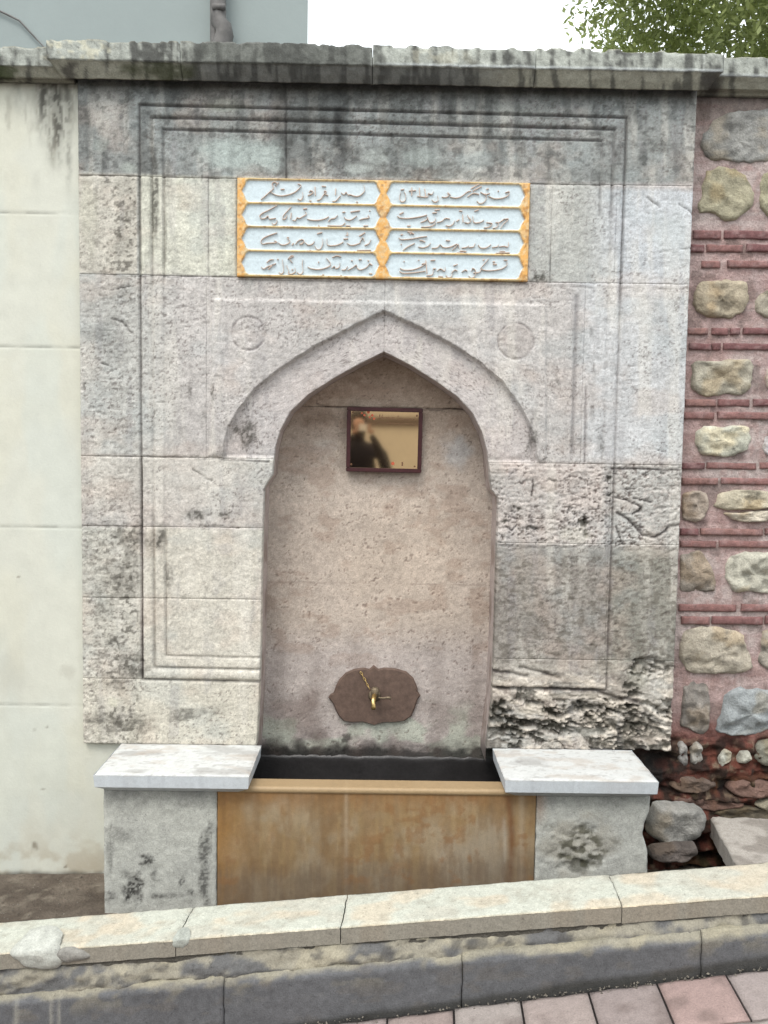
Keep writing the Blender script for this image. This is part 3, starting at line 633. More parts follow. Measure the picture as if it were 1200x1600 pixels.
def cornice_tone(u, v, x, z, q, L):
    # q runs: back of top -> front edge -> fascia -> drip -> moulding -> wall
    fas = (q > L[1])*(q < L[2]+0.004)
    n1 = fbm(u/50, v/30, 201, 4); n2 = fbm(u/10, v/9, 202, 4); vs = fbm(u/11, v/70, 203, 3); n4 = fbm(u/3, v/3, 204, 2)
    c = np.zeros(u.shape+(3,))+S(176, 180, 172)
    c = c*0.78*(1+0.4*(n1-0.5)+0.5*(n2-0.5)+0.4*(n4-0.5))[..., None]
    c = mix(c, S(66, 66, 64)*0.75, 0.85*fas*ss(0.42, 0.62, vs*0.65+n2*0.35)); c = mix(c, S(88, 90, 86)*0.75, 0.75*fas*ss(270, 320, u)*(1-ss(585, 600, u)))
    c = mix(c, S(206, 204, 184)*0.8, 0.8*fas*ss(0.50, 0.62, n2*0.6+n1*0.4)*(blob(u, v, 120, 75, 80, 40, .5, .3)+0.5*blob(u, v, 690, 88, 60, 14, .6, .6)))
    for uu in (281, 582, 838, 1100): c = mix(c, S(215, 220, 212)*0.8, 0.55*fas*np.exp(-((u-uu)/2.0)**2)*ss(0.3, .5, n2+.1))
    und = 1-fas
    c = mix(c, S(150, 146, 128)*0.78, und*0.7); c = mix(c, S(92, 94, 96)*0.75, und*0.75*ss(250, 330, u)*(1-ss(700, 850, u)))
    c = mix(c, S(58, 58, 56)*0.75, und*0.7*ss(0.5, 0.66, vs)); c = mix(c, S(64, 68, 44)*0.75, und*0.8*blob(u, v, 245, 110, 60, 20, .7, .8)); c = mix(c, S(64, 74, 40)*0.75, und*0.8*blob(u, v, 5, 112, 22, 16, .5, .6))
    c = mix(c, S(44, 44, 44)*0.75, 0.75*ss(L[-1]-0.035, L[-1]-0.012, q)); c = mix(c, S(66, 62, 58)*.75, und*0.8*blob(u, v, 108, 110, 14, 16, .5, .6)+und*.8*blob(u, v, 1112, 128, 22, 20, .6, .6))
    c = mix(c, S(215, 222, 224)*0.85, 0.6*np.exp(-((q-L[2]+0.002)/0.0035)**2)*ss(570, 640, u))
    return np.clip(c, 0.01, 0.9)
PJ = 0.082
def zc(v, u=600, dep=-PJ): return Z(u, v, dep)
ZT = zc(70)-0.0; ZF1 = zc(103.5); ZM = Z(600, 131, -0.012)
prof = [(-0.12, ZT+0.004), (PJ, ZT), (PJ, ZF1+0.004), (PJ-0.008, ZF1), (PJ-0.012, ZF1-0.006), (PJ-0.022, ZF1-0.022), (PJ-0.040, ZF1-0.045), (0.022, ZM+0.010), (0.018, ZM), (0.0, ZM-0.001)]
cut = [X(72, 75, -PJ), X(281, 80, -PJ), X(582, 90, -PJ), X(838, 90, -PJ), X(1132, 95, -PJ)]
for k in range(4):
    cornice("coping_stone", fountain, cut[k]+(0.001 if k else 0), cut[k+1]-(0.001 if k < 3 else 0), 0.0, prof, cornice_tone, k == 0, k == 3, 1.0, k*7)
mesh_obj("coping_core", [(x, y, z) for x in (cut[0]+.08, cut[-1]-.08) for y in (-.012, .10) for z in (ZM+.004, ZT-.012)], [(0, 1, 3, 2), (4, 6, 7, 5), (0, 4, 5, 1), (2, 3, 7, 6), (1, 5, 7, 3), (0, 2, 6, 4)], M_EARTH, fountain, np.zeros((8, 3))+.1, smooth=False)
# ---- benches
ZBe = Z(600, 1166)
def marble(u, v, s, t):
    n = fbm(s*7, t*18, 301, 5); n2 = fbm(s*40, t*40, 302, 4)
    c = np.zeros(u.shape+(3,))+S(212, 214, 212); c = c*0.82*(1+0.10*(n2-0.5))[..., None]
    c = mix(c, S(150, 146, 142)*0.8, 0.5*ss(0.52, 0.72, n)); c = mix(c, S(130, 124, 120)*0.8, 0.35*ss(0.66, 0.74, fbm(s*50, t*90, 303, 3)))
    c = mix(c, S(186, 172, 158)*0.8, 0.45*ss(0.5, 0.75, fbm(s*12, t*25, 305, 4)))
    return c
def bench(pts, u_lo, u_hi):
    xa, xb = u_lo, u_hi
    def fn(u, v, s, t):
        e = np.minimum(np.minimum(s-xa, xb-s), t+BD); return 0.003*(fbm(s*18, t*18, 8, 4)-0.5)-0.002*np.exp(-e/0.004), marble(u, v, s, t)
    return relief("bench_slab", fountain, frame((0, 0, ZBe), (1, 0, 0), (0, 1, 0), (0, 0, 1)), xa, xb, -BD, -0.001, 0.006, fn, mat=M_MARBLE, rings=[(0.0, 0.003), (0.003, 0.046), (0.044, 0.073)], bev=0.003, wob=0.002, edge=S(196, 204, 212)*.8)
pf = atz(600, 1215.5, ZBe); BD = -float(pf[1])
bl0, bl1 = float(atz(141, 1215, ZBe)[0]), float(atz(388, 1215, ZBe)[0])
br0, br1 = float(atz(789, 1218, ZBe)[0]), float(atz(1028, 1219, ZBe)[0])
print("BENCH depth", BD, "z", ZBe, "x", bl0, bl1, br0, br1, 'kerb', KS, KZ, 'zL', zL, zR)
bench(None, bl0, bl1); bench(None, br0, br1)
# ---- pedestals and basin front
YP = -(BD-0.052); FP = frame((0, YP, 0))
zpt = ZBe-0.075; zpb = min(zL, zR)-0.06
def ped_fn(u, v, s, t):
    n1 = fbm(u/50, v/50, 311, 4); n2 = fbm(u/12, v/12, 312, 4); n3 = fbm(u/4, v/3, 313, 3)
    c = np.zeros(u.shape+(3,))+S(184, 185, 178); c = c*0.86*(1+0.3*(n1-0.5)+0.25*(n2-0.5)+0.2*(n3-.5))[..., None]
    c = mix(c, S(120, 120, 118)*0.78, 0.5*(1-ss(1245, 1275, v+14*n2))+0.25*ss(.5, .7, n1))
    for i, (a, b, rx, ry, k) in enumerate([(208, 1388, 17, 24, .95), (172, 1340, 8, 60, .5), (232, 1345, 14, 10, .9), (320, 1350, 10, 60, .75), (285, 1375, 7, 9, .8), (297, 1394, 6, 5, .8), (245, 1400, 10, 5, .6), (190, 1300, 30, 14, .35), (270, 1400, 30, 6, .5), (175, 1400, 10, 8, .7), (240, 1365, 14, 10, .6), (325, 1300, 8, 16, .5)]):
        c = mix(c, S(48, 46, 44)*0.75, k*blob(u, v, a, b, rx, ry, .6, .9, 330+i)*(0.4+0.6*ss(.4, .55, n3)))
    h = 0.003*(n1-0.5)+0.003*(n2-0.5)-0.004*blob(u, v, 208, 1388, 17, 24, .6, .9, 330)
    r = ss(830, 845, u)
    c = mix(c, S(176, 172, 160)*.75, r*0.8*blob(u, v, 900, 1320, 62, 48, .5, .6, 3)); pat = blob(u, v, 905, 1325, 55, 42, .5, .6, 3)*r
    h = h+pat*(0.014*(ridge(u/22, v/18, 6, 4)-0.5))-0.006*pat
    c = mix(c, S(70, 68, 46)*0.7, 0.75*pat*ss(0.5, 0.62, fbm(u/12, v/10, 8, 4))); c = mix(c, S(60, 60, 44)*.7, .7*blob(u, v, 905, 1347, 30, 14, .7, .8, 12)*r)
    c = mix(c, S(150, 96, 44)*0.75, 0.55*ss(868, 836, u) if False else 0.5*r*(1-ss(836, 862, u))*(1-ss(1262, 1300, v)))
    return h, np.clip(c, .01, .9)
pl0, pl1 = X(162, 1300, YP), X(339, 1330, YP); pr0, pr1 = X(836, 1330, YP), X(1014, 1300, YP)
relief("pedestal", fountain, FP, pl0, pl1-0.001, zpb, zpt, 0.0045, ped_fn, back=abs(YP)+0.004, bev=0.003, wob=0.002)
relief("pedestal", fountain, FP, pr0+0.001, lambda t: pr1-0.022*np.exp(-((t-Z(1010, 1300, YP))/0.05)**2), zpb, zpt, 0.0045, ped_fn, back=abs(YP)+0.004, bev=0.003, wob=0.002)
def basin_fn(u, v, s, t):
    n1 = fbm(u/70, v/90, 321, 4); n2 = fbm(u/16, v/16, 322, 4); vs = fbm(u/10, v/130, 323, 4); vs2 = fbm(u/5, v/60, 324, 3)
    c = np.zeros(u.shape+(3,))+S(162, 136, 98)
    c = mix(c, S(154, 128, 94), ss(0.42, 0.62, vs)); c = mix(c, S(172, 154, 126), 0.8*ss(0.48, 0.66, fbm(u/60, v/70, 325, 4)))
    c = mix(c, S(156, 112, 54), 0.75*(1-ss(345, 420, u+30*n2))); c = mix(c, S(146, 102, 58), .6*(1-ss(1250, 1290, v+30*vs)))
    c = mix(c, S(176, 164, 144), 0.75*blob(u, v, 745, 1345, 60, 66, .6, .4, 7)); c = mix(c, S(128, 88, 56), .85*np.exp(-((u-(795+5*np.sin(v/40)))/6)**2)); c = mix(c, S(186, 174, 156), .7*np.exp(-((u-(784+5*np.sin(v/40)))/3)**2)*ss(1270, 1290, v))
    c = mix(c, S(170, 156, 132), .38*ss(.46, .70, fbm(u/26, v/34, 327, 5))*ss(380, 440, u)*ss(1262, 1290, v)); c = mix(c, S(132, 98, 60), .35*ss(.5, .72, fbm(u/13, v/40, 328, 5)))
    c = mix(c, S(190, 172, 146), .5*np.exp(-((u-815)/5)**2)+.4*np.exp(-((u-541)/3)**2))
    c = mix(c, S(112, 94, 76), 0.42*ss(1330, 1385, v+0.045*(u-340)+50*(vs2-0.5))*ss(0.4, 0.6, vs2)); c = mix(c, S(120, 106, 90), .5*ss(1340, 1390, v+.045*(u-340)))
    c = mix(c, S(140, 100, 62), .5*ss(.55, .7, n2)*ss(.4, .6, n1))
    c = c*0.72*(1+0.16*(n2-0.5)+0.25*(n1-0.5)+0.2*(vs2-0.5))[..., None]
    lip = np.exp(-((t-(zbf-0.008))/0.012)**2)
    c = mix(c, S(178, 154, 118)*.72, ss(zbf-0.024, zbf-0.018, t)*0.85)
    return 0.002*(n1-0.5)+0.0012*(n2-.5)+0.006*ss(zbf-0.024, zbf-0.016, t)-0.006*ss(zbf-0.006, zbf, t), np.clip(c, .01, .9)
zbf = Z(590, 1231, YP)
relief("basin_front", fountain, FP, pl1+0.001, pr0-0.001, zpb, zbf, 0.0045, basin_fn, back=0.07, bev=0.002, mat=M_MARBLE)
# basin inside: floor, and dark wet walls
def wetf(u, v, s, t):
    c = np.zeros(u.shape+(3,))+S(52, 50, 50)*0.7; return 0.004*(fbm(s*30, t*30, 5, 4)-.5), c*(0.7+0.6*fbm(s*12, t*12, 3, 4))[..., None]
zfl = zbf-0.22
relief("basin_floor", fountain, frame((0, 0, zfl), (1, 0, 0), (0, 1, 0), (0, 0, 1)), pl1+0.0, pr0, YP+0.05, ND+0.02, 0.02, wetf, back=0.02, bev=0, mat=M_WET)
relief("basin_back", fountain, frame((0, ND-0.004, 0)), pl1-0.0, pr0, zfl, Z(600, 1181, ND), 0.012, wetf, back=0.02, bev=0.004, mat=M_WET, wob=0.006)
for nm, xx, sg in (("basin_side", pl1+0.06, 1), ("basin_side", pr0-0.06, -1)):
    relief(nm, fountain, frame((xx, 0, 0), (0, -sg*1.0, 0), (0, 0, 1), (sg, 0, 0)), *((-(ND+0.01), -(YP+0.065)) if sg > 0 else (YP+0.065, ND+0.01)), zfl, zpt-0.002, 0.015, wetf, back=0.06, bev=0, mat=M_WET)
# standing water low in the trough
wm = material("still_water", 0.05, 0.15, 25, color=(0.012, 0.013, 0.014), var=0.0, spec=0.5, dist=0.003)
relief("water", fountain, frame((0, 0, zfl+0.05), (1, 0, 0), (0, 1, 0), (0, 0, 1)), pl1+0.05, pr0-0.05, YP+0.06, ND, 0.1, lambda u, v, s, t: (0, np.zeros(u.shape+(3,))), back=0.01, bev=0, mat=wm)

# ---- inscription panel
def panel():
    pn = fountain
    p0, p1 = at(370.5, 277), at(827, 286)
    xa, xb = x370+0.001, x826-0.001; za, zb = ZB1+0.001, ZA1-0.001
    W = xb-xa; H = zb-za
    # cartouche rectangles in panel fractions
    ux = lambda u: xa+(u-370.5)/456.0*W; 
    def vz(v): return zb-(v-279)/156.0*H
    rows = [(281.5, 316.5), (319.5, 354), (357, 392), (395, 431.5)]
    cols = [(379, 592), (604, 818)]
    def carts(n=6):
        out = []
        for (v0, v1) in rows:
            for (u0, u1) in cols:
                vm = (v0+v1)/2; hh = (v1-v0)/2
                L = [(u0+9, v0), (u0+5, v0+3), (u0+3.4, v0+8), (u0, vm-3), (u0-1.5, vm), (u0, vm+3), (u0+3.4, v1-8), (u0+5, v1-3), (u0+9, v1)]
                Rr = [(u1-9, v1), (u1-5, v1-3), (u1-3.4, v1-8), (u1, vm+3), (u1+1.5, vm), (u1, vm-3), (u1-3.4, v0+8), (u1-5, v0+3), (u1-9, v0)]
                out.append([(ux(a), vz(b)) for a, b in L+Rr])
        return out
    cs = carts()
    def gold(u, v, s, t):
        sd = np.full(s.shape, -1e9)
        for c in cs:
            ins = inpoly(s, t, c); d = pdist(s, t, c+[c[0]]); sd = np.maximum(sd, np.where(ins, d, -d))
        h = 0.006-0.009*ss(-0.0012, 0.0015, sd)+0.0015*(fbm(s*90, t*90, 3, 3)-.5)
        du = np.minimum(np.minimum(np.abs(s-ux(373)), np.abs(s-ux(598))), np.abs(s-ux(824)))
        wide = 1-ss(0.018, 0.03, du)
        c = np.zeros(s.shape+(3,))+S(224, 196, 140); c = mix(c, S(232, 178, 104), wide); c = mix(c, S(214, 190, 150), .5*ss(.5, .7, fbm(s*35, t*35, 28, 4))); c = c*0.8*(0.9+0.22*fbm(s*60, t*60, 8, 4))[..., None]
        c = mix(c, S(228, 214, 176)*.8, .5*ss(.55, .68, fbm(s*110, t*110, 9, 3))); c = mix(c, S(150, 100, 60)*.8, .5*ss(.62, .7, fbm(s*80, t*80, 19, 3)))
        c = mix(c, S(200, 214, 220)*0.92, ss(-0.0004, 0.0018, sd))
        return h, c
    relief("gilded_frame", pn, frame((0, -0.002, 0)), xa, xb, za, zb, 0.0030, gold, back=0.03, bev=0.002, mat=M_GILT)
    strokes = []
    def zs(off, lst):
        for L in lst: strokes.append([(off[0]+a/5.4545, off[1]+b/5.4545) for a, b in L])
    zs((378, 278), [[(160,185),(185,165),(230,125),(270,85),(255,55),(275,35),(300,48),(285,70),(315,38)],[(245,120),(290,145),(350,152),(430,132),(480,98),(505,65),(475,50)],[(330,97),(362,95)],[(515,120),(520,160),(500,190),(475,178)],[(560,150),(590,138),(608,120),(585,108),(572,122)],[(622,75),(626,150)],[(640,190),(672,180),(690,150),(720,120),(702,112),(705,135),(735,150)],[(680,70),(715,72)],[(770,200),(800,195),(840,150)],[(800,90),(798,145)],[(845,125),(868,142),(888,122),(905,145),(925,142),(960,155),(1000,152),(1045,112),(1040,60)],[(975,203),(988,206)],[(575,193),(592,196)]])
    zs((378, 318), [[(165,130),(150,110),(170,85),(230,55),(300,15)],[(165,130),(200,125),(222,105),(235,130),(290,125)],[(255,165),(272,180),(295,165),(300,140)],[(345,135),(352,105),(390,60),(420,28)],[(345,135),(372,128),(385,100)],[(420,80),(415,130)],[(430,140),(455,145),(470,120),(490,125),(520,110),(550,90),(540,70)],[(520,45),(555,42)],[(555,130),(590,140),(650,142),(710,128),(740,110)],[(735,155),(760,130),(790,125),(815,100)],[(730,188),(800,190),(850,188),(880,165)],[(650,188),(660,188)],[(870,115),(890,135),(920,140),(945,130),(980,105)],[(885,188),(925,190)],[(855,75),(880,72)],[(925,72),(1005,60)],[(1000,140),(1040,128),(1085,120),(1075,100)],[(1035,190),(1075,188)],[(1085,62),(1095,62)]])
    zs((378, 356), [[(180,140),(160,120),(180,90),(230,65),(300,42)],[(180,140),(215,130),(260,128),(300,122),(275,108)],[(310,125),(340,145),(380,140),(410,115),(385,85),(400,80)],[(425,148),(440,130)],[(455,140),(480,110),(515,98),(530,120),(490,140),(520,135)],[(540,125),(565,145),(600,138),(618,115)],[(620,150),(640,182),(670,178),(690,130),(685,90)],[(640,50),(685,38)],[(725,90),(730,145),(790,150),(840,135),(865,120)],[(885,60),(905,62),(895,35)],[(865,95),(905,92)],[(895,130),(930,148),(980,140),(1010,125)],[(1000,70),(1050,40)],[(1005,120),(1030,85),(1045,115)],[(1045,150),(1080,135),(1100,100)],[(980,192),(1100,190)],[(575,190),(590,192)]])
    zs((378, 394), [[(165,125),(185,142),(215,125),(270,105),(290,95)],[(210,90),(240,65),(270,62)],[(300,60),(312,60)],[(225,145),(270,100)],[(315,170),(335,185),(355,165),(350,110),(345,60)],[(390,60),(420,30),(440,35),(405,55),(430,90),(420,75)],[(380,110),(400,160),(395,180),(425,185),(455,165),(450,130)],[(425,145),(435,150)],[(470,170),(495,190),(520,165),(515,110),(520,60)],[(560,125),(600,142),(670,145),(740,122),(755,95),(720,50)],[(650,90),(655,80)],[(770,45),(810,30),(845,40)],[(765,135),(790,120),(800,140),(830,125),(835,90)],[(850,150),(880,148),(900,120)],[(900,155),(945,130),(975,110),(985,135),(1010,150),(1060,130),(1090,95)],[(1090,95),(1110,110)],[(930,72),(945,72)],[(995,62),(1020,62)],[(1070,72),(1085,72)],[(685,192),(700,192)],[(838,198),(850,198)],[(1085,180),(1110,183)]])
    zs((604, 280), [[(120,110),(110,160),(125,190),(155,185),(165,140),(150,105)],[(120,90),(150,85)],[(215,70),(215,140)],[(190,100),(250,95)],[(260,145),(300,150),(350,150),(355,120),(385,130),(400,100)],[(280,75),(285,150)],[(325,80),(335,150)],[(385,175),(410,195),(440,180),(435,140)],[(470,150),(500,155),(530,140),(520,115),(545,135)],[(540,150),(590,160),(640,145),(685,110),(720,100)],[(690,150),(740,120),(790,130)],[(720,80),(790,40)],[(735,100),(810,60)],[(770,185),(795,208),(830,195),(850,160),(840,120)],[(800,110),(840,130),(880,120)],[(850,85),(870,80)],[(870,145),(920,165),(990,160),(1040,135),(1045,105),(1010,115)],[(948,100),(958,102)]])
    zs((604, 320), [[(110,80),(145,62)],[(92,95),(120,112),(200,114),(300,98),(345,85)],[(290,150),(330,135),(355,110)],[(295,190),(340,188),(390,180),(420,150)],[(345,100),(370,150),(410,140),(420,110)],[(390,70),(430,65)],[(410,45),(455,40)],[(430,150),(470,140),(500,115),(540,120)],[(505,175),(535,182),(565,165),(580,135)],[(595,140),(620,125)],[(650,85),(652,150)],[(620,50),(645,55)],[(665,150),(700,155),(720,130),(700,110),(690,85)],[(735,95),(745,150),(800,148),(830,130)],[(750,55),(785,42)],[(830,195),(870,190),(900,160),(850,150)],[(905,200),(940,190),(955,155),(930,150)],[(970,200),(1000,160),(1040,120),(990,125)],[(960,150),(1005,120)],[(175,180),(205,178)],[(522,200),(532,200)]])
    zs((604, 358), [[(105,75),(130,88),(200,84),(290,68),(345,62)],[(120,48),(140,45)],[(180,20),(235,40)],[(200,45),(215,20)],[(120,130),(130,130)],[(140,180),(180,150),(240,120)],[(270,150),(310,158),(350,145),(375,120)],[(280,95),(305,98),(330,110)],[(385,162),(430,158),(455,130)],[(460,130),(485,155),(540,152),(600,125)],[(505,95),(540,98)],[(560,180),(590,150),(610,130),(620,165)],[(640,160),(680,155),(700,140)],[(700,155),(740,150),(755,120)],[(780,135),(805,160),(850,158),(890,130)],[(900,155),(940,150),(955,130)],[(960,150),(1000,145),(1035,150),(1040,110)],[(625,185),(680,190)],[(600,200),(660,205)],[(930,205),(1050,200)],[(965,190),(1010,190)]])
    zs((604, 396), [[(115,125),(150,140),(220,138),(290,115),(330,85),(300,90)],[(110,150),(140,168),(220,165),(330,150)],[(145,68),(155,68)],[(270,55),(280,58)],[(150,200),(200,200)],[(335,60),(345,170)],[(340,190),(390,180),(400,130)],[(375,60),(415,55)],[(395,130),(420,128)],[(430,150),(460,130),(495,150),(500,115)],[(440,195),(480,198)],[(505,185),(525,205),(555,195),(560,150)],[(555,165),(580,140),(605,150)],[(570,105),(605,92)],[(640,158),(670,140),(690,150)],[(700,190),(720,208),(750,195),(760,150),(735,125),(720,150)],[(740,165),(790,160),(810,130)],[(805,120),(840,80),(870,45)],[(800,125),(830,142),(900,145),(980,130),(1025,100),(1025,75)],[(905,90),(940,92)],[(905,70),(925,72)],[(1000,55),(1030,58)],[(820,60),(835,50)]])
    # raised strokes, one mesh of lettering per cartouche
    groups = {}
    for st in strokes:
        cx = np.mean([p[0] for p in st]); cy = np.mean([p[1] for p in st]); g = (0 if cx < 598 else 1, int(np.clip((cy-279-0.0175*(cx-370))//38.2, 0, 3)))
        groups.setdefault(g, []).append(st)
    for g, L in sorted(groups.items()):
        V = []; F = []
        for st in L:
            p = np.array(st)
            # to world, removing photo slope
            P = np.array([at(a, b, -0.003)[[0, 2]] for a, b in p])
            if len(P) > 2:
                Q = []
                n = len(P); E = np.vstack([2*P[0]-P[1], P, 2*P[-1]-P[-2]])
                for i in range(n-1):
                    a0, a1, a2, a3 = E[i], E[i+1], E[i+2], E[i+3]
                    for f in (0, .25, .5, .75): Q.append(0.5*((2*a1)+(-a0+a2)*f+(2*a0-5*a1+4*a2-a3)*f*f+(-a0+3*a1-3*a2+a3)*f**3))
                Q.append(P[-1]); P = np.array(Q)
            n = len(P); base = len(V)
            for i in range(n):
                d = P[min(i+1, n-1)]-P[max(i-1, 0)]; d = d/(np.linalg.norm(d)+1e-9); nn = np.array([-d[1], d[0]])
                wdt = 0.00145*(0.55+0.75*abs(d[0]))*(0.45+0.55*math.sin(math.pi*min(max((i+0.6)/(n+0.2), 0.0), 1.0))**0.5)
                if n <= 3: wdt = 0.0020
                V += [(P[i][0]+nn[0]*wdt, 0.0025, P[i][1]+nn[1]*wdt), (P[i][0]+nn[0]*wdt*.6, -0.0062, P[i][1]+nn[1]*wdt*.6), (P[i][0]-nn[0]*wdt*.6, -0.0062, P[i][1]-nn[1]*wdt*.6), (P[i][0]-nn[0]*wdt, 0.0025, P[i][1]-nn[1]*wdt)]
                if i:
                    b = base+4*i; a = b-4
                    for k in range(3): F.append((a+k, a+k+1, b+k+1, b+k))
            F.append((base, base+1, base+2, base+3)); e = base+4*(n-1); F.append((e+3, e+2, e+1, e))
        colr = np.zeros((len(V), 3))+S(212, 192, 178)*0.88
        mesh_obj("lettering", V, F, M_INSC, pn, colr, smooth=False, kind='stuff')
panel()

# ------------------------------------------------------------------ white rendered wall on the left
wl = empty("rendered_wall", (-1.9, 0.03, zL), label="pale whitewashed boundary wall with black drips under its coping, left of the fountain", category="wall")
def white_fn(u, v, s, t):
    n1 = fbm(u/90, v/120, 401, 4); n2 = fbm(u/20, v/26, 402, 4)
    c = np.zeros(u.shape+(3,))+S(211, 212, 200); c = mix(c, S(212, 210, 192), 0.4*ss(.45, .65, n1)); c = mix(c, S(205, 212, 205), .4*ss(.45, .65, fbm(u/60, v/200, 404, 3)))
    c = c*0.84*(1+0.08*(n2-0.5))[..., None]
    top = 1-ss(135, 265, v+40*(fbm(u/8, v/200, 405, 3)-.5)*2)
    m = np.zeros_like(u)
    for cx, wd, ve, a in ((28, 8, 170, .45), (68, 8, 215, .85), (88, 11, 255, .9), (104, 8, 225, .7), (58, 5, 185, .5), (78, 4, 240, .7), (118, 8, 150, .9), (107, 4, 290, .5), (-40, 14, 200, .5), (-90, 10, 240, .5)):
        m = np.maximum(m, min(1, a*1.15)*np.exp(-((u-cx+6*(fbm(v/26, u*0, 410+cx, 3)-.5))/(wd*1.25))**2)*(1-ss(ve-60, ve+35, v))*(0.55+0.45*ss(.35, .6, fbm(u/4, v/9, 407, 3))))
    c = mix(c, S(78, 76, 70)*.75, np.clip(m, 0, .92)); c = mix(c, S(64, 62, 58)*.75, .8*(1-ss(122, 146, v+16*fbm(u/10, v/10, 3, 3))))
    c = mix(c, S(120, 112, 96)*.8, .3*ss(.5, .7, fbm(u/14, v/60, 409, 4))*(1-ss(200, 330, v)))
    jl = [332, 542, 823, 1101]; h = 0.002*(n1-.5)+0.0012*(n2-.5)
    for k, vj in enumerate(jl):
        g = np.exp(-((v-vj-0.006*u+1.2*(n2-.5)*2)/1.1)**2)*(0.5+0.5*ss(.35, .6, fbm(u/24, v/9, 417+k, 3))); h = h-0.003*g; c = mix(c, S(118, 118, 110)*.8, g*(.55 if k < 3 else .35))
    c = mix(c, S(168, 150, 122)*.8, .55*ss(1270, 1370, v+40*(fbm(u/40, v/40, 418, 3)-.5))*ss(.35, .6, fbm(u/30, v/30, 419, 4)))
    for i, (a, b, rx, ry, k) in enumerate([(54, 1322, 6, 9, .6), (29, 901, 2, 2, .9), (73, 1136, 2, 3, .7), (54, 1140, 2, 4, .5), (67, 1233, 4, 2, .5), (102, 1354, 2, 2, .8), (106, 1050, 14, 12, .18), (-60, 900, 10, 12, .4), (15, 1050, 30, 60, .12)]):
        c = mix(c, S(100, 84, 62)*.8, k*blob(u, v, a, b, rx, ry, .7, .5, 430+i))
    c = mix(c, S(70, 66, 58)*.8, .8*ss(1358, 1368, v+6*(fbm(u/14, v*0, 421, 3)-.5)))
    return h, np.clip(c, .01, .9)
YWL = 0.022
ztl = Z(50, 128, YWL)
relief("wall_face", wl, frame((0, YWL, 0)), X(-160, 700, YWL), pl0+0.03, zL-0.05, ztl, 0.0065, white_fn, back=0.28, bev=0, mat=M_PLASTER)
relief("wall_face", wl, frame((0, YWL, 0)), -4.2, X(-160, 700, YWL), zL-0.05, ztl, 0.03, white_fn, back=0.28, bev=0, mat=M_PLASTER)
YC = YWL-0.005
ZT2, ZF2, ZM2 = Z(40, 73, YC-0.07), Z(40, 104, YC-0.07), Z(60, 127.5, YC-0.012)
prof2 = [(-0.3, ZT2+0.012), (0.072, ZT2), (0.072, ZF2+0.004), (0.066, ZF2), (0.058, ZF2-0.010), (0.045, ZF2-0.028), (0.020, ZM2+0.008), (0.016, ZM2), (-0.02, ZM2-0.001)]
xe2 = X(97, 90, -0.03)
for a, b in ((-4.2, -3.0), (-3.0, -1.75), (-1.75, xe2+0.03)):
    cornice("coping_stone", wl, a+.001, b-.001, YC, prof2, cornice_tone, False, False, 1.2, 31, 0.010)

# ------------------------------------------------------------------ rubble and brick wall on the right
YR = 0.10
rwall = empty("rubble_wall", (2.0, YR, zR), label="old wall of rough stones and thin red brick courses in pink mortar, right of the fountain", category="wall")
zbr = Z(1100, 148, YR); zlow = Z(1100, 1150, YR)
def mortar_fn(u, v, s, t):
    n1 = fbm(s*5, t*5, 501, 4); n2 = fbm(s*28, t*22, 502, 4); n3 = fbm(s*90, t*80, 503, 3)
    c = np.zeros(u.shape+(3,))+S(190, 166, 162); c = mix(c, S(192, 180, 176), .8*ss(.4, .65, n1)); c = mix(c, S(158, 130, 124), .5*ss(.5, .68, n2))
    c = mix(c, S(140, 130, 124), .8*(1-ss(160, 280, v+50*(n1-.5))))
    c = c*0.80*(0.85+.3*n3)[..., None]
    h = 0.010*(n1-.5)+0.008*(n2-.5)+0.003*(n3-.5)
    c = mix(c, S(150, 116, 114)*.75, .30*ss(.5, .66, fbm(s*6, t*50, 505, 4))); c = mix(c, S(110, 96, 90)*.7, .5*ss(.58, .68, fbm(s*16, t*16, 515, 5)))
    k = ss(1120, 1175, v+50*(n1-.5))
    r = ridge(s*7+0.4*n1, t*16, 506, 5); h = h*(1-k)+k*(0.085*(r-.55)+0.03*(n2-.5)+0.05*ss(1180, 1290, v))
    cr = mix(mix(np.zeros(u.shape+(3,))+S(112, 66, 54), S(58, 42, 34), ss(.45, .62, n2)), S(150, 130, 110), .7*ss(.62, .72, fbm(s*34, t*44, 507, 4)))
    cr = mix(cr, S(74, 68, 36), .5*ss(.5, .7, fbm(s*12, t*20, 508, 4))*ss(1190, 1230, v)); cr = mix(cr, S(28, 22, 20), .85*(1-ss(.30, .52, r)))
    c = mix(c, S(128, 72, 62)*.7, ss(1090, 1150, v+40*(n1-.5))*.8); c = c*(1-k)[..., None]+cr*.62*k[..., None]
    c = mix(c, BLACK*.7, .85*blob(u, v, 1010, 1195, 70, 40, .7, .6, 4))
    c = mix(c, S(70, 66, 66)*.7, .7*(1-ss(146, 176, v+14*n2)))
    return h, np.clip(c, .006, .9)
relief("mortar_bed", rwall, frame((0, YR, 0)), X(1000, 900, YR), X(1330, 700, YR), zR-0.08, zbr, 0.0062, mortar_fn, back=0.3, bev=0, mat=M_RUBBLE)
relief("mortar_bed", rwall, frame((0, YR, 0)), X(1330, 700, YR), 3.6, zR-0.08, zbr, 0.02, mortar_fn, back=0.3, bev=0, mat=M_RUBBLE)
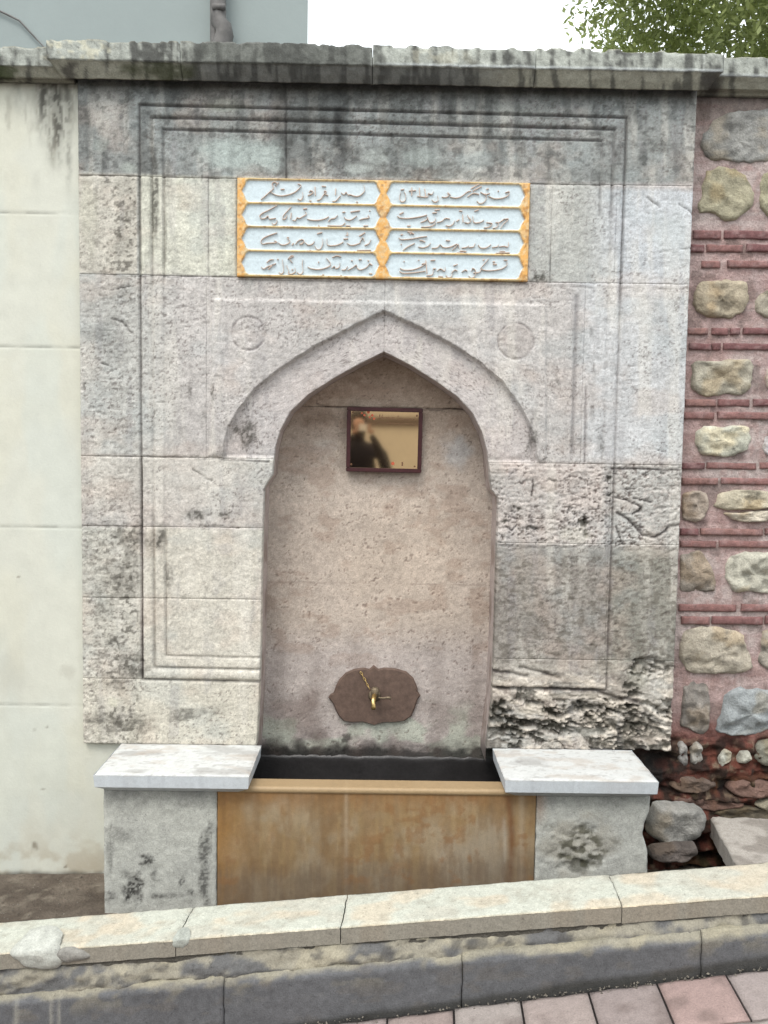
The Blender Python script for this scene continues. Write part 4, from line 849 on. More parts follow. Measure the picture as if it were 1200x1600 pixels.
def rstone(poly, thick=0.03, colr=(180, 170, 150), name="rubble_stone", Y=YR, seed=0, parent=rwall, rough=1.0, mat=None, world=False):
    pts = np.array(poly if world else [at(a, b, Y)[[0, 2]] for a, b in poly]); c = pts.mean(0)
    # resample the outline
    Pn = np.vstack([pts, pts[:1]]); L = np.concatenate([[0], np.cumsum(np.hypot(*np.diff(Pn, axis=0).T))]); nA = 44
    q = np.linspace(0, L[-1], nA, endpoint=False); ox = np.interp(q, L, Pn[:, 0]); oz = np.interp(q, L, Pn[:, 1])
    for _ in range(1): ox = (np.roll(ox, 1)+2*ox+np.roll(ox, -1))/4; oz = (np.roll(oz, 1)+2*oz+np.roll(oz, -1))/4
    size = L[-1]/6.3
    rr = [0, .12, .25, .38, .5, .6, .7, .78, .86, .92, .97, 1.0, 1.02]
    V = []; C = []; base = S(*colr); base = base*.72+np.mean(base)*.28+.03
    jit = (fbm(q*45, q*0+seed, 11, 4)-.5)*0.22
    for i, r in enumerate(rr):
        x = c[0]+(ox-c[0])*r*(1+jit*r**4); z = c[1]+(oz-c[1])*r*(1+jit*r**4)
        prof_ = max(0.0, 1-min(r, 1)**9)**0.5; fac = (vn(x*16+seed, z*20, 77+seed)+.6*vn(x*38+seed, z*44, 78)); fac = np.round(fac*5)/5*.5+fac*.5
        n = fbm(x*26+seed, z*34, 21+seed, 4); n2 = ridge(x*14+seed, z*22, 24+seed, 3)
        h = prof_*(thick*.45+.004+rough*(0.020*(n-.5)+0.012*(n2-.5)+.024*(fac-.8)))
        if r >= 1.0: h = np.full_like(x, -0.004-(0.02 if r > 1 else 0))
        V.append(np.stack([x, Y-h, z], -1))
        n3 = fbm(x*70, z*70, 25, 3)
        cc = base*0.72*(1+0.55*(n-.5)+0.45*(n3-.5)+.3*(n2-.5))[..., None] if False else base[None]*0.72*(1+0.55*(n-.5)+0.45*(n3-.5)+.3*(n2-.5))[:, None]
        cc = mix(cc, base*np.array([1.15, .95, .7])*.7, .5*ss(.5, .7, fbm(x*12+seed, z*12, 30, 3))); cc = mix(cc, base*.3, .7*(1-ss(.28, .42, n2)))
        C.append(cc)
    V = np.concatenate(V); C = np.concatenate(C); idx = np.arange(len(V)).reshape(len(rr), nA)
    F = np.stack([idx[:-1], idx[1:], np.roll(idx[1:], -1, 1), np.roll(idx[:-1], -1, 1)], -1).reshape(-1, 4)
    return mesh_obj(name, V, F, mat or M_RUBBLE, parent, np.clip(C, .01, .9))
stones = [
 ([(1093, 235), (1096, 212), (1112, 190), (1130, 174), (1200, 170), (1232, 185), (1238, 235), (1205, 252), (1160, 255), (1135, 250), (1112, 250), (1096, 246)], .020, (160, 160, 154), 1),
 ([(1087, 331), (1098, 290), (1100, 270), (1118, 260), (1150, 264), (1170, 280), (1179, 302), (1176, 325), (1162, 332), (1147, 346), (1126, 346), (1115, 332), (1095, 333)], .022, (176, 168, 132), 2),
 ([(1186, 300), (1188, 275), (1205, 262), (1250, 265), (1255, 340), (1210, 348), (1195, 338), (1184, 320)], .022, (172, 166, 128), 3),
 ([(1084, 480), (1086, 450), (1100, 438), (1140, 436), (1165, 442), (1173, 462), (1165, 485), (1140, 498), (1112, 497), (1092, 490)], .024, (182, 166, 134), 4),
 ([(1177, 480), (1185, 458), (1215, 448), (1255, 455), (1255, 490), (1210, 500), (1185, 492)], .022, (174, 164, 140), 5),
 ([(1079, 610), (1081, 575), (1086, 562), (1120, 564), (1150, 561), (1170, 559), (1178, 575), (1172, 605), (1158, 619), (1135, 615), (1110, 621), (1088, 616)], .026, (184, 176, 152), 6),
 ([(1194, 600), (1197, 575), (1230, 568), (1270, 575), (1270, 610), (1220, 614), (1200, 612)], .022, (190, 172, 156), 7),
 ([(1084, 685), (1092, 667), (1110, 664), (1128, 669), (1150, 663), (1170, 668), (1173, 690), (1165, 704), (1145, 714), (1120, 715), (1098, 710), (1086, 700)], .034, (214, 214, 190), 8),
 ([(1189, 700), (1193, 682), (1225, 672), (1262, 680), (1262, 712), (1210, 714), (1192, 710)], .026, (196, 196, 204), 9),
 ([(1065, 812), (1066, 770), (1085, 765), (1104, 770), (1107, 790), (1102, 808), (1085, 816)], .022, (176, 158, 138), 10),
 ([(1115, 790), (1125, 770), (1150, 765), (1190, 766), (1235, 770), (1240, 790), (1190, 795), (1150, 797), (1122, 796)], .030, (202, 190, 158), 11),
 ([(1128, 800), (1150, 801), (1190, 797), (1235, 795), (1225, 812), (1190, 815), (1160, 816), (1142, 811)], .026, (204, 192, 168), 12),
 ([(1061, 926), (1062, 865), (1085, 861), (1098, 862), (1108, 882), (1118, 905), (1116, 925), (1090, 924)], .022, (164, 152, 136), 13),
 ([(1129, 895), (1140, 870), (1160, 861), (1200, 862), (1245, 870), (1248, 925), (1200, 930), (1165, 924), (1145, 928), (1138, 908)], .030, (202, 198, 176), 14),
 ([(1063, 1045), (1064, 990), (1080, 980), (1130, 979), (1160, 988), (1170, 1015), (1177, 1035), (1172, 1052), (1130, 1053), (1090, 1054)], .028, (190, 178, 154), 15),
 ([(1186, 1040), (1190, 985), (1230, 980), (1262, 990), (1262, 1050), (1210, 1052)], .022, (178, 168, 150), 115),
 ([(1062, 1135), (1068, 1070), (1085, 1064), (1106, 1070), (1109, 1100), (1106, 1140), (1096, 1148), (1082, 1142)], .022, (148, 140, 130), 16),
 ([(1117, 1140), (1128, 1110), (1134, 1080), (1150, 1072), (1200, 1080), (1245, 1085), (1245, 1130), (1200, 1140), (1160, 1151), (1135, 1149)], .026, (158, 166, 168), 17),
 ([(1056, 1185), (1058, 1162), (1066, 1156), (1072, 1165), (1073, 1195), (1062, 1197)], .05, (158, 154, 148), 18),
 ([(1077, 1190), (1077, 1165), (1084, 1155), (1094, 1162), (1096, 1185), (1086, 1199)], .05, (168, 164, 154), 19),
 ([(1118, 1195), (1122, 1178), (1132, 1170), (1143, 1175), (1140, 1187), (1128, 1192), (1120, 1201)], .05, (176, 176, 160), 20),
 ([(1150, 1190), (1154, 1173), (1166, 1169), (1170, 1180), (1162, 1192)], .05, (178, 176, 158), 21),
 ([(1172, 1180), (1180, 1162), (1215, 1150), (1240, 1165), (1235, 1195), (1190, 1195)], .045, (140, 138, 118), 22),
 ([(1040, 1222), (1060, 1208), (1100, 1212), (1120, 1222), (1090, 1234), (1055, 1234)], .09, (104, 82, 66), 23),
 ([(1130, 1225), (1160, 1213), (1200, 1218), (1235, 1228), (1190, 1243), (1145, 1240)], .09, (122, 84, 66), 24),
 ([(1030, 1247), (1070, 1236), (1120, 1240), (1165, 1250), (1120, 1262), (1060, 1258)], .11, (110, 74, 58), 25),
 ([(1098, 1262), (1140, 1252), (1190, 1256), (1230, 1262), (1190, 1276), (1130, 1276)], .12, (96, 84, 58), 26),
 ([(1168, 1250), (1200, 1240), (1240, 1246), (1235, 1262), (1190, 1262)], .12, (150, 140, 112), 27)]
for poly, th, cl, sd_ in stones: rstone(poly, th, cl, seed=sd_, rough=1.0 if sd_ > 5 else .7)
def brick(u0, u1, v0, v1, tone=1.0, sl=0.0):
    p, q = at(u0, v0, YR), at(u1, v1, YR)
    x0, x1 = p[0], q[0]; z1 = at((u0+u1)/2, v0, YR)[2]; z0 = at((u0+u1)/2, v1, YR)[2]
    hue = random.choice([(136, 100, 98), (144, 108, 104), (126, 90, 90), (150, 116, 110)])
    sd_ = random.randrange(999)
    def fn(u, v, s, t):
        c = np.zeros(u.shape+(3,))+S(*hue)*0.80*tone; c = c*(0.75+.5*fbm(s*70, t*70, sd_, 4))[..., None]; c = mix(c, S(168, 140, 138)*.7, .55*ss(.55, .68, fbm(s*40, t*50, sd_+5, 4)))
        return 0.003*(fbm(s*50, t*80, sd_+9, 3)-.5), c
    relief("brick", rwall, frame((0, YR-random.uniform(.007, .013), 0)), x0, x1, z0, z1, 0.012, fn, back=0.03, bev=0.0018, mat=M_BRICK, wob=0.002, tstep=0.006)
courses = [(361, 374, [(1082, 1125), (1131, 1206), (1212, 1270)]), (383, 394, [(1078, 1099), (1104, 1160), (1166, 1240)]), (408, 419, [(1096, 1124), (1136, 1206), (1213, 1280)]),
           (513, 523, [(1072, 1105), (1112, 1137), (1140, 1155), (1161, 1230)]), (537, 547, [(1076, 1110), (1112, 1125), (1130, 1200), (1204, 1270)]),
           (624, 635, [(1070, 1118), (1122, 1170), (1176, 1240)]), (644, 655, [(1068, 1115), (1121, 1200), (1205, 1270)]),
           (723, 733, [(1064, 1100), (1104, 1180), (1186, 1260)]), (747, 757, [(1065, 1120), (1126, 1215), (1220, 1270)]),
           (826, 836, [(1062, 1090), (1094, 1190), (1195, 1270)]), (845, 855, [(1062, 1118), (1123, 1205), (1210, 1280)]),
           (944, 955, [(1060, 1149), (1157, 1240)]), (963, 975, [(1064, 1108), (1112, 1190), (1195, 1270)])]
for v0, v1, L in courses:
    for a, b in L: brick(a, b, v0, v1)
# the same masonry carried on beyond the frame
rs = random.Random(5)
for k, (v0, v1, L) in enumerate(courses):
    x = L[-1][1]+6
    while x < 1620:
        wd = rs.uniform(55, 90); brick(x, x+wd, v0, v1); x += wd+6
bands = [(165, 255), (262, 348), (436, 500), (560, 620), (664, 715), (765, 817), (861, 928), (979, 1053), (1066, 1150)]
for k, (v0, v1) in enumerate(bands):
    x = 1272
    while x < 1600:
        wd = rs.uniform(55, 110); a = [(x, v1-8), (x+2, v0+10), (x+12, v0+rs.uniform(0, 6)), (x+wd*.5, v0+rs.uniform(0, 4)), (x+wd-8, v0+rs.uniform(0, 8)), (x+wd, v0+(v1-v0)*.5), (x+wd-4, v1-6), (x+wd*.6, v1), (x+10, v1-rs.uniform(0, 5))]
        rstone(a, rs.uniform(.02, .03), rs.choice([(182, 172, 148), (170, 160, 140), (196, 190, 170), (160, 160, 156)]), seed=60+k*9+int(x)); x += wd+14
# coping of this wall
YC3 = YR-0.005
ZT3, ZF3, ZM3 = Z(1165, 90, YC3-.07), Z(1165, 121.5, YC3-.07), Z(1165, 150, YC3-.012)
prof3 = [(-0.3, ZT3+0.012), (0.075, ZT3), (0.075, ZF3+0.004), (0.069, ZF3), (0.058, ZF3-0.012), (0.045, ZF3-0.030), (0.020, ZM3+0.008), (0.016, ZM3), (-0.02, ZM3-0.001)]
x3 = X(1095, 110, 0.03)
for a, b in ((x3, 2.0), (2.0, 3.6)):
    cornice("coping_stone", rwall, a, b-.001, YC3, prof3, cornice_tone, False, False, 1.0, 41, 0.010)

# boulder, low slab and rubble at the foot
bo = rstone([(1012, 1300), (1016, 1268), (1030, 1256), (1070, 1254), (1096, 1262), (1102, 1275), (1092, 1300), (1070, 1316), (1035, 1318)], .10, (150, 148, 140), "boulder", Y=-0.02, seed=71, parent=None, rough=.5)
bo['label'] = "rounded grey boulder lying at the wall foot under the right bench"; bo['category'] = "stone"
bo2 = rstone([(1014, 1338), (1018, 1324), (1050, 1320), (1085, 1318), (1092, 1332), (1070, 1342), (1030, 1344)], .06, (96, 84, 76), "loose_stone", Y=-0.10, seed=74, parent=None, rough=1.0)
bo2['label'] = "dark flat stone on the ground just below the grey boulder"; bo2['category'] = "stone"
zs_ = Z(1105, 1277, 0.05)
pA = atz(1150, 1349, zs_); 
def slabf(u, v, s, t):
    n = fbm(s*14, t*14, 601, 5); c = np.zeros(u.shape+(3,))+S(184, 178, 170)*.75; c = mix(c, S(128, 120, 112)*.75, .6*ss(.48, .68, n)); return 0.004*(n-.5), c
x_a = X(1110, 1277, 0.05)
sl = relief("stone_slab", None, frame((0, 0, zs_), (1, 0, 0), (0, 1, 0), (0, 0, 1)), lambda t: x_a+0*t+(pA[0]-x_a)*np.clip((0.05-t)/(0.05-pA[1]), 0, 1.3), 1.9, float(pA[1])-0.10, 0.07, 0.010, slabf, back=0.07, bev=0.004, mat=M_STONE, wob=0.004)
sl['label'] = "flat pale grey stone slab lying behind the kerb at the far right"; sl['category'] = "slab"

# ------------------------------------------------------------------ low kerb wall in front
kw = empty("kerb_wall", tuple(K(0, 0, 0)), label="low sloping street wall of dark kerbstones, crumbling mortar and cream coping slabs, in front of the fountain", category="kerb")
KDs = KD+np.array([0, 0, KS])
KWID = 0.185
def cop_top(u, v, s, t):
    n1 = fbm(s*6, t*10, 701, 4); n2 = fbm(s*40, t*40, 702, 4)
    c = np.zeros(u.shape+(3,))+S(198, 197, 184); c = mix(c, S(204, 208, 196), .7*ss(.4, .62, n1)); c = mix(c, S(214, 196, 170), .5*ss(.5, .7, fbm(s*9, t*12, 704, 3))); c = c*.74*(1+.14*(n2-.5))[..., None]
    c = mix(c, S(160, 156, 142)*.75, .35*ss(.58, .72, fbm(s*30, t*30, 705, 4)))
    c = mix(c, S(224, 200, 160)*.78, .4*(1-ss(0.0, 0.006, t)))
    return 0.002*(n2-.5)+0.002*(n1-.5), c
def cop_front(u, v, s, t):
    n1 = fbm(s*7, t*14, 711, 4); n2 = fbm(s*45, t*45, 712, 4); c = np.zeros(u.shape+(3,))+S(128, 127, 124)*.7; c = mix(c, S(96, 98, 100)*.7, .8*ss(.4, .65, n1)); c = mix(c, S(176, 172, 156)*.75, .5*ss(.58, .7, n2)); c = mix(c, S(196, 182, 150)*.75, .4*ss(.5, .7, fbm(s*4, t*30, 713, 3))*ss(200, 700, u))
    c = c*(.85+.3*n2)[..., None]
    return 0.004*(n2-.5)+0.003*(n1-.5), c
js = [-2.6, -1.75, kray(275, 1465)[0], kray(533, 1448)[0], kray(973, 1412)[0], kray(1330, 1388)[0], 2.5]
for i in range(len(js)-1):
    a, b = js[i]+.0012, js[i+1]-.0012
    hh = random.uniform(-.003, .003)
    O = K(0, 0, hh)
    # one slab: top sheet with its side walls; front face is carved separately as its weathered arris
    relief("coping_slab", kw, (O, KDs, KN, np.array([0, 0, 1.])), a, b, 0.0, KWID, 0.008, cop_top, bev=0.004, mat=M_STONE, wob=0.003, rings=[(0.0, 0.004), (0.0, 0.05)], edge=S(118, 117, 114)*.7)
O2 = K(0, -0.002, 0)
mor_k = lambda u, v, s, t: ((0.022*(ridge(s*9, t*24, 721, 4)-.5)+.02*(fbm(s*5, t*9, 722, 4)-.5)+.008*(fbm(s*40, t*60, 723, 3)-.5))-0.022*ss(-.085, -.05, t)*1.0+0.008,
    np.clip(mix(mix(mix(np.zeros(u.shape+(3,))+S(160, 155, 140), S(112, 112, 112), ss(.42, .6, fbm(s*8, t*16, 724, 4))), S(196, 188, 164), .5*ss(.52, .68, fbm(s*12, t*20, 725, 4))), S(86, 84, 82), .7*ss(.55, .7, fbm(s*20, t*40, 726, 4)))*.68, .01, .9))
relief("mortar_course", kw, (O2, KDs, np.array([0, 0, 1.]), -KN), -2.6, 2.5, -0.17, -0.048, 0.0065, mor_k, back=0.1, bev=0.0, mat=M_STONE)
def gran(u, v, s, t):
    n1 = fbm(s*5, t*9, 731, 4); n2 = fbm(s*50, t*50, 732, 3); c = np.zeros(u.shape+(3,))+S(112, 113, 116)*.62; c = c*(.75+.25*n1+.3*n2)[..., None]; c = mix(c, S(150, 144, 128)*.65, .6*ss(.56, .68, fbm(s*12, t*20, 733, 4))*ss(-.19, -.11, t)); c = mix(c, S(130, 122, 112)*.6, .25*ss(.6, .7, fbm(s*14, t*30, 734, 3)))
    c = mix(c, S(176, 174, 164)*.65, .6*(np.exp(-((u-25)/4)**2)+np.exp(-((u-80)/3)**2)+np.exp(-((u-92)/2.5)**2))*ss(1545, 1580, v))
    c = mix(c, S(196, 188, 160)*.65, .5*ss(-.115, -.103, t+.012*(fbm(s*14, t*9, 735, 3)-.5)*2))
    c = mix(c, S(60, 58, 50)*.6, .7*(1-ss(pave(s), pave(s)+.022, t+.012*(n1-.5)))) 
    return 0.004*(n1-.5)+.002*(n2-.5)-.014*ss(-.122, -.098, t), c
ks = [-2.6, -1.5, kray(20, 1590, -.03)[0]-.62, kray(350, 1540, -.03)[0], kray(722, 1530, -.03)[0], kray(1095, 1510, -.03)[0], kray(1480, 1490, -.03)[0], 2.5]
for i in range(len(ks)-1):
    relief("kerbstone", kw, (K(0, -0.034, 0), KDs+np.array([0, 0, .018]), np.array([0, 0, 1.]), -KN), ks[i]+.001, ks[i+1]-.001, PAVE-.14, -.100+random.uniform(-.004, .004), 0.0065, gran, back=.09, bev=.003, mat=M_GRANITE, wob=.003)
# core behind the courses
core = []
Vc = [K(s_, t_, h_) for s_ in (-2.59, 2.49) for t_ in (0.006, KWID-.006) for h_ in (-.42, -.046)]
mesh_obj("wall_core", Vc, [(0, 1, 5, 4), (2, 6, 7, 3), (0, 4, 6, 2), (1, 3, 7, 5), (0, 2, 3, 1), (4, 5, 7, 6)], M_EARTH, kw, np.zeros((8, 3))+S(110, 106, 98)*.6, smooth=False)
# smear of white mortar over the left end
def lump(name, cu, cv, ru, rv, th, colr, t_=-0.002, seed=0):
    s0, z0 = kray(cu, cv, t_); O = KO+KN*t_; nA, nR = 40, 12; V = []; C = []
    sx = ru*2.37/FPX; sz = rv*2.37/FPX
    for i in range(nR+1):
        r = i/nR
        for k in range(nA):
            g = 2*math.pi*k/nA; rad = r*(1+.35*(float(fbm(np.array(math.cos(g)*1.5+seed), np.array(math.sin(g)*1.5), 3, 3))-.5)*2)
            s_ = s0+math.cos(g)*sx*rad; z_ = z0+math.sin(g)*sz*rad*(1 if math.sin(g) < 0 else 1)
            hh = th*math.sqrt(max(0, 1-r**2.5))*(.7+.6*float(fbm(np.array(s_*30), np.array(z_*30), 5+seed, 4)))
            back = max(0, (z_-kz(s_)))            # spreads back over the top
            V.append(O+KD*s_-KN*(hh-0.004)+KN*back*2.2+np.array([0, 0, z_-back*.55+ (hh*.5 if back > 0 else 0)]))
            C.append(S(*colr)*.74*(.8+.4*float(fbm(np.array(s_*40), np.array(z_*40), 8, 4))))
    idx = np.arange(len(V)).reshape(nR+1, nA); F = np.stack([idx[:-1], np.roll(idx[:-1], -1, 1), np.roll(idx[1:], -1, 1), idx[1:]], -1).reshape(-1, 4)
    return mesh_obj(name, V, F, M_STONE, kw, np.array(C))
lump("mortar_patch", 58, 1488, 46, 26, .022, (196, 198, 190), seed=3)
lump("mortar_patch", 108, 1492, 34, 12, .014, (150, 148, 142), seed=8)
lump("mortar_patch", 282, 1470, 15, 14, .006, (176, 180, 172), seed=5)
0 and lump("mortar_patch", 310, 1505, 26, 12, .016, (204, 194, 164), seed=6, t_=-.012)
0 and lump("mortar_patch", 640, 1482, 34, 12, .014, (190, 180, 150), seed=7, t_=-.012)

# ------------------------------------------------------------------ framed brass plate in the niche
pc = at(600.5, 687.5, ND); cc0 = pc+np.array([0, -0.022, 0])
sx = 3.33/FPX
fw, fh = 118.5*sx/2*0.985, 101*sx/2*0.985
pl = empty("framed_plaque", tuple(at(600.5, 687.5, ND-0.03)), label="polished brass plaque in a dark red wooden frame, fixed high in the niche", category="plaque")
pl.rotation_euler = (R(1.75), R(0.35), R(1.05))
def lbox(name, x0, x1, y0, y1, z0, z1, mat, bev=.0, loc=True, parent=pl):
    o = box(name, x0, x1, y0, y1, z0, z1, mat, None, bev); o.parent = parent; return o
ft = 6.2*sx
lbox("frame_rail", -fw, fw, -.012, .02, fh-ft, fh, M_WOOD, .002); lbox("frame_rail", -fw, fw, -.012, .02, -fh, -fh+ft, M_WOOD, .002)
lbox("frame_stile", -fw, -fw+ft, -.0121, .02, -fh+ft, fh-ft, M_WOOD, .002); lbox("frame_stile", fw-ft, fw, -.0121, .02, -fh+ft, fh-ft, M_WOOD, .002)
lbox("brass_plate", -fw+ft, fw-ft, -.004, .015, -fh+ft, fh-ft, M_BRASS)
def pbox(name, u0, u1, v0, v1, mat):
    x0, x1 = (u0-600.5)*sx, (u1-600.5)*sx; z1, z0 = -(v0-687.5)*sx, -(v1-687.5)*sx
    return lbox(name, x0, x1, -.0056, -.0035, z0, z1, mat)
def glyphs(name, u0, u1, v, hgt, gap=2.2):
    V = []; F = []; u = u0; rr = random.Random(int(u0*7+v))
    while u < u1:
        wd = rr.uniform(1.0, 2.0); hh = hgt*rr.uniform(.6, 1)
        x0, x1 = (u-600.5)*sx, (u+wd-600.5)*sx; z0, z1 = -(v-687.5)*sx, -(v-hh-687.5)*sx; b = len(V)
        V += [(x0, -.0052, z0), (x1, -.0052, z0), (x1, -.0052, z1), (x0, -.0052, z1), (x0, -.003, z0), (x1, -.003, z0), (x1, -.003, z1), (x0, -.003, z1)]
        F += [(b, b+1, b+2, b+3), (b, b+4, b+5, b+1), (b+1, b+5, b+6, b+2), (b+2, b+6, b+7, b+3), (b+3, b+7, b+4, b)]
        u += wd+rr.uniform(.5, gap*.6)
    o = mesh_obj(name, V, F, M_INK, None, smooth=False); o.parent = pl; o['kind'] = 'stuff'; return o
glyphs("lettering", 592, 616, 654.5, 2.4); glyphs("lettering", 623, 646, 656, 2.4); glyphs("lettering", 603, 645, 662, 1.4)
pbox("letter", 592, 593, 648.5, 654, M_INK); pbox("letter", 596, 597, 648.5, 654, M_INK); pbox("letter", 620.5, 621.5, 649.5, 656, M_INK)
def disc(name, u, v, r, mat, parent=pl):
    c = ((u-600.5)*sx, -(v-687.5)*sx); V = []; n = 12
    for y in (-.0056, -.0035):
        for k in range(n): V.append((c[0]+r*sx*math.cos(2*math.pi*k/n), y, c[1]+r*sx*math.sin(2*math.pi*k/n)))
    F = [tuple(range(n))]+[(k, n+k, n+(k+1) % n, (k+1) % n) for k in range(n)]
    o = mesh_obj(name, V, F, mat, None, smooth=False); o.parent = parent; return o
for u_, v_ in ((650, 649), (648.5, 727.5), (551, 646), (550, 726)): disc("screw", u_, v_, 1.6, M_INK)
disc("red_seal", 614.5, 723.5, 2.6, M_RED); pbox("emblem", 628, 630.5, 721, 727, M_INK)
for k, (a, b, r_) in enumerate(((575, 645, 2.4), (569, 650, 1.8), (581, 650, 2.0), (584, 655, 1.8), (577, 653, 1.5), (565, 647, 1.4))): disc("emblem", a, b, r_, M_RED)

# ------------------------------------------------------------------ tap on its plate
tapz = at(583, 1090, ND)
esc = [(513, 1090), (516, 1086), (521, 1083), (525, 1072), (530, 1062), (540, 1052), (553, 1046), (568, 1044), (577, 1046), (584, 1040), (591, 1046), (600, 1044), (618, 1045), (635, 1050), (646, 1060), (652, 1074), (653, 1081), (657, 1087), (653, 1093), (648, 1108), (643, 1119), (632, 1127), (615, 1129), (600, 1129), (592, 1131), (585, 1134), (577, 1131), (566, 1128), (550, 1129), (537, 1127), (529, 1119), (524, 1109), (520, 1099), (516, 1094)]
tap = empty("water_tap", tuple(at(583, 1088, ND-0.01)), label="brass water tap with short chain on a brown lobed metal plate in the niche", category="tap")
prism("back_plate", [at(a, b, ND-.012)[[0, 2]] for a, b in esc], ND-0.016, ND+0.004, M_RUST, tap, 0.035)
q = at(585, 1088, ND-.05)
tube("spout", [at(585, 1086, ND-.014), at(585, 1087, ND-.05), at(584, 1090, ND-.085), at(583.5, 1096, ND-.10), at(583.5, 1104, ND-.103), at(583.5, 1108, ND-.103)], [.011, .010, .0095, .009, .0085, .0095], M_TAP, tap, 14)
tube("tap_body", [at(586, 1074, ND-.045), at(586, 1077, ND-.045), at(586, 1082, ND-.045), at(586, 1090, ND-.045)], [.010, .016, .016, .014], M_DULL, tap, 14)
tube("flange", [at(585, 1086, ND-.014), at(585, 1086, ND-.022)], [.026, .021], M_DULL, tap, 18)
tube("handle", [at(588, 1090, ND-.05), at(598, 1091, ND-.052), at(606, 1090, ND-.052), at(611, 1091, ND-.052)], [.004, .0035, .005, .006], M_DULL, tap, 8)
ch = [(563, 1050), (566, 1054), (568, 1059), (571, 1063), (573, 1068), (575, 1072), (578, 1077)]
for k in range(len(ch)-1):
    p, q_ = at(*ch[k], ND-.022-k*.003), at(*ch[k+1], ND-.022-k*.003)
    m_ = (p+q_)/2; d = (q_-p); L_ = np.linalg.norm(d)*.62; d = d/np.linalg.norm(d)
    side = np.array([0, 1., 0]) if k % 2 else np.cross(d, [0, 1., 0])
    ring = [m_+d*L_*math.cos(g)+side*L_*.45*math.sin(g) for g in np.linspace(0, 2*math.pi, 13)]
    tube("chain_link", ring, .0016, M_TAP, tap, 6, cap=False)

# ------------------------------------------------------------------ grey building behind
YB = 3.2
gb = empty("grey_building", (-6.0, YB, -0.2), label="grey rendered blank building rising behind the wall at the upper left", category="building")
xr_ = X(481, 40, YB)
mesh_obj("wall", [(-14, YB, -.4), (xr_, YB, -.4), (xr_-1.6, YB+7, -.4), (-14, YB+7, -.4), (-14, YB, 9.5), (xr_, YB, 9.5), (xr_-1.6, YB+7, 9.5), (-14, YB+7, 9.5)],
         [(0, 1, 5, 4), (1, 2, 6, 5), (2, 3, 7, 6), (3, 0, 4, 7), (4, 5, 6, 7)], M_GREY, gb, smooth=False)
box("wall_joint", X(361, 20, YB), X(362, 20, YB), YB-.004, YB+.02, 0.0, 9.4, M_PIPE, gb) if False else None
box("parapet_coping", -14.1, xr_+.06, YB-.06, YB+.3, 9.502, 9.6, M_GREY, gb)
tube("drain_pipe", [at(336, 900, YB-.08), at(336, -10, YB-.08), at(336, -500, YB-.08)], .035, M_PIPE, gb, 10)
tube("drain_pipe", [at(345, 900, YB-.10), at(345, 75, YB-.10), at(351, 55, YB-.10), at(349, 42, YB-.11), at(342, 34, YB-.11), at(341, 20, YB-.10), at(342, 5, YB-.10), at(342, -500, YB-.10)], [.07, .07, .065, .06, .055, .055, .05, .05], M_PIPE, gb, 12)
tube("pipe_bracket", [at(332, 11, YB-.15), at(352, 11, YB-.15)], .022, M_PIPE, gb, 8)
tube("cable", [at(-700, -120, YB-.02), at(-60, -10, YB-.02), at(10, 22, YB-.02), at(30, 32, YB-.02), at(70, 75, YB-.02), at(74, 900, YB-.02)], .007, M_PIPE, gb, 6)

# ------------------------------------------------------------------ tree behind the wall
def leafmat(name, c1, c2):
    m = bpy.data.materials.new(name); m.use_nodes = True; N = m.node_tree.nodes; L = m.node_tree.links; b = N['Principled BSDF']
    oi = N.new('ShaderNodeAttribute'); oi.attribute_name = 'Col'; L.new(oi.outputs['Color'], b.inputs['Base Color'])
    b.inputs['Roughness'].default_value = .6
    tr = N.new('ShaderNodeBsdfTranslucent'); L.new(oi.outputs['Color'], tr.inputs['Color']); mx = N.new('ShaderNodeMixShader'); mx.inputs[0].default_value = .5
    L.new(b.outputs[0], mx.inputs[1]); L.new(tr.outputs[0], mx.inputs[2]); L.new(mx.outputs[0], N['Material Output'].inputs['Surface']); return m
M_LEAF = leafmat("leaf", None, None)
TY = 5.5
tc = at(1300, -170, TY)
tree = empty("broadleaf_tree", (float(tc[0]), TY, -0.2), label="leafy green tree showing above the wall at the upper right", category="tree")
tube("trunk", [(tc[0]+.2, TY, -.3), (tc[0]+.1, TY, 1.5), (tc[0], TY+.1, 3.0), (tc[0]-.1, TY, 4.2), (tc[0], TY, 6.0)], [.24, .2, .17, .13, .04], M_BARK, tree, 12)
rng = np.random.default_rng(3)
for k in range(11):
    g = rng.uniform(0, 6.28); z0 = rng.uniform(2.6, 4.6); r_ = rng.uniform(1.3, 2.1)
    b_ = np.array([tc[0], TY, z0]); e_ = b_+np.array([math.cos(g)*r_, math.sin(g)*r_, rng.uniform(.5, 1.3)])
    tube("limb", [b_, (b_+e_)/2+np.array([0, 0, -.1]), e_], [.07, .045, .012], M_BARK, tree, 7)
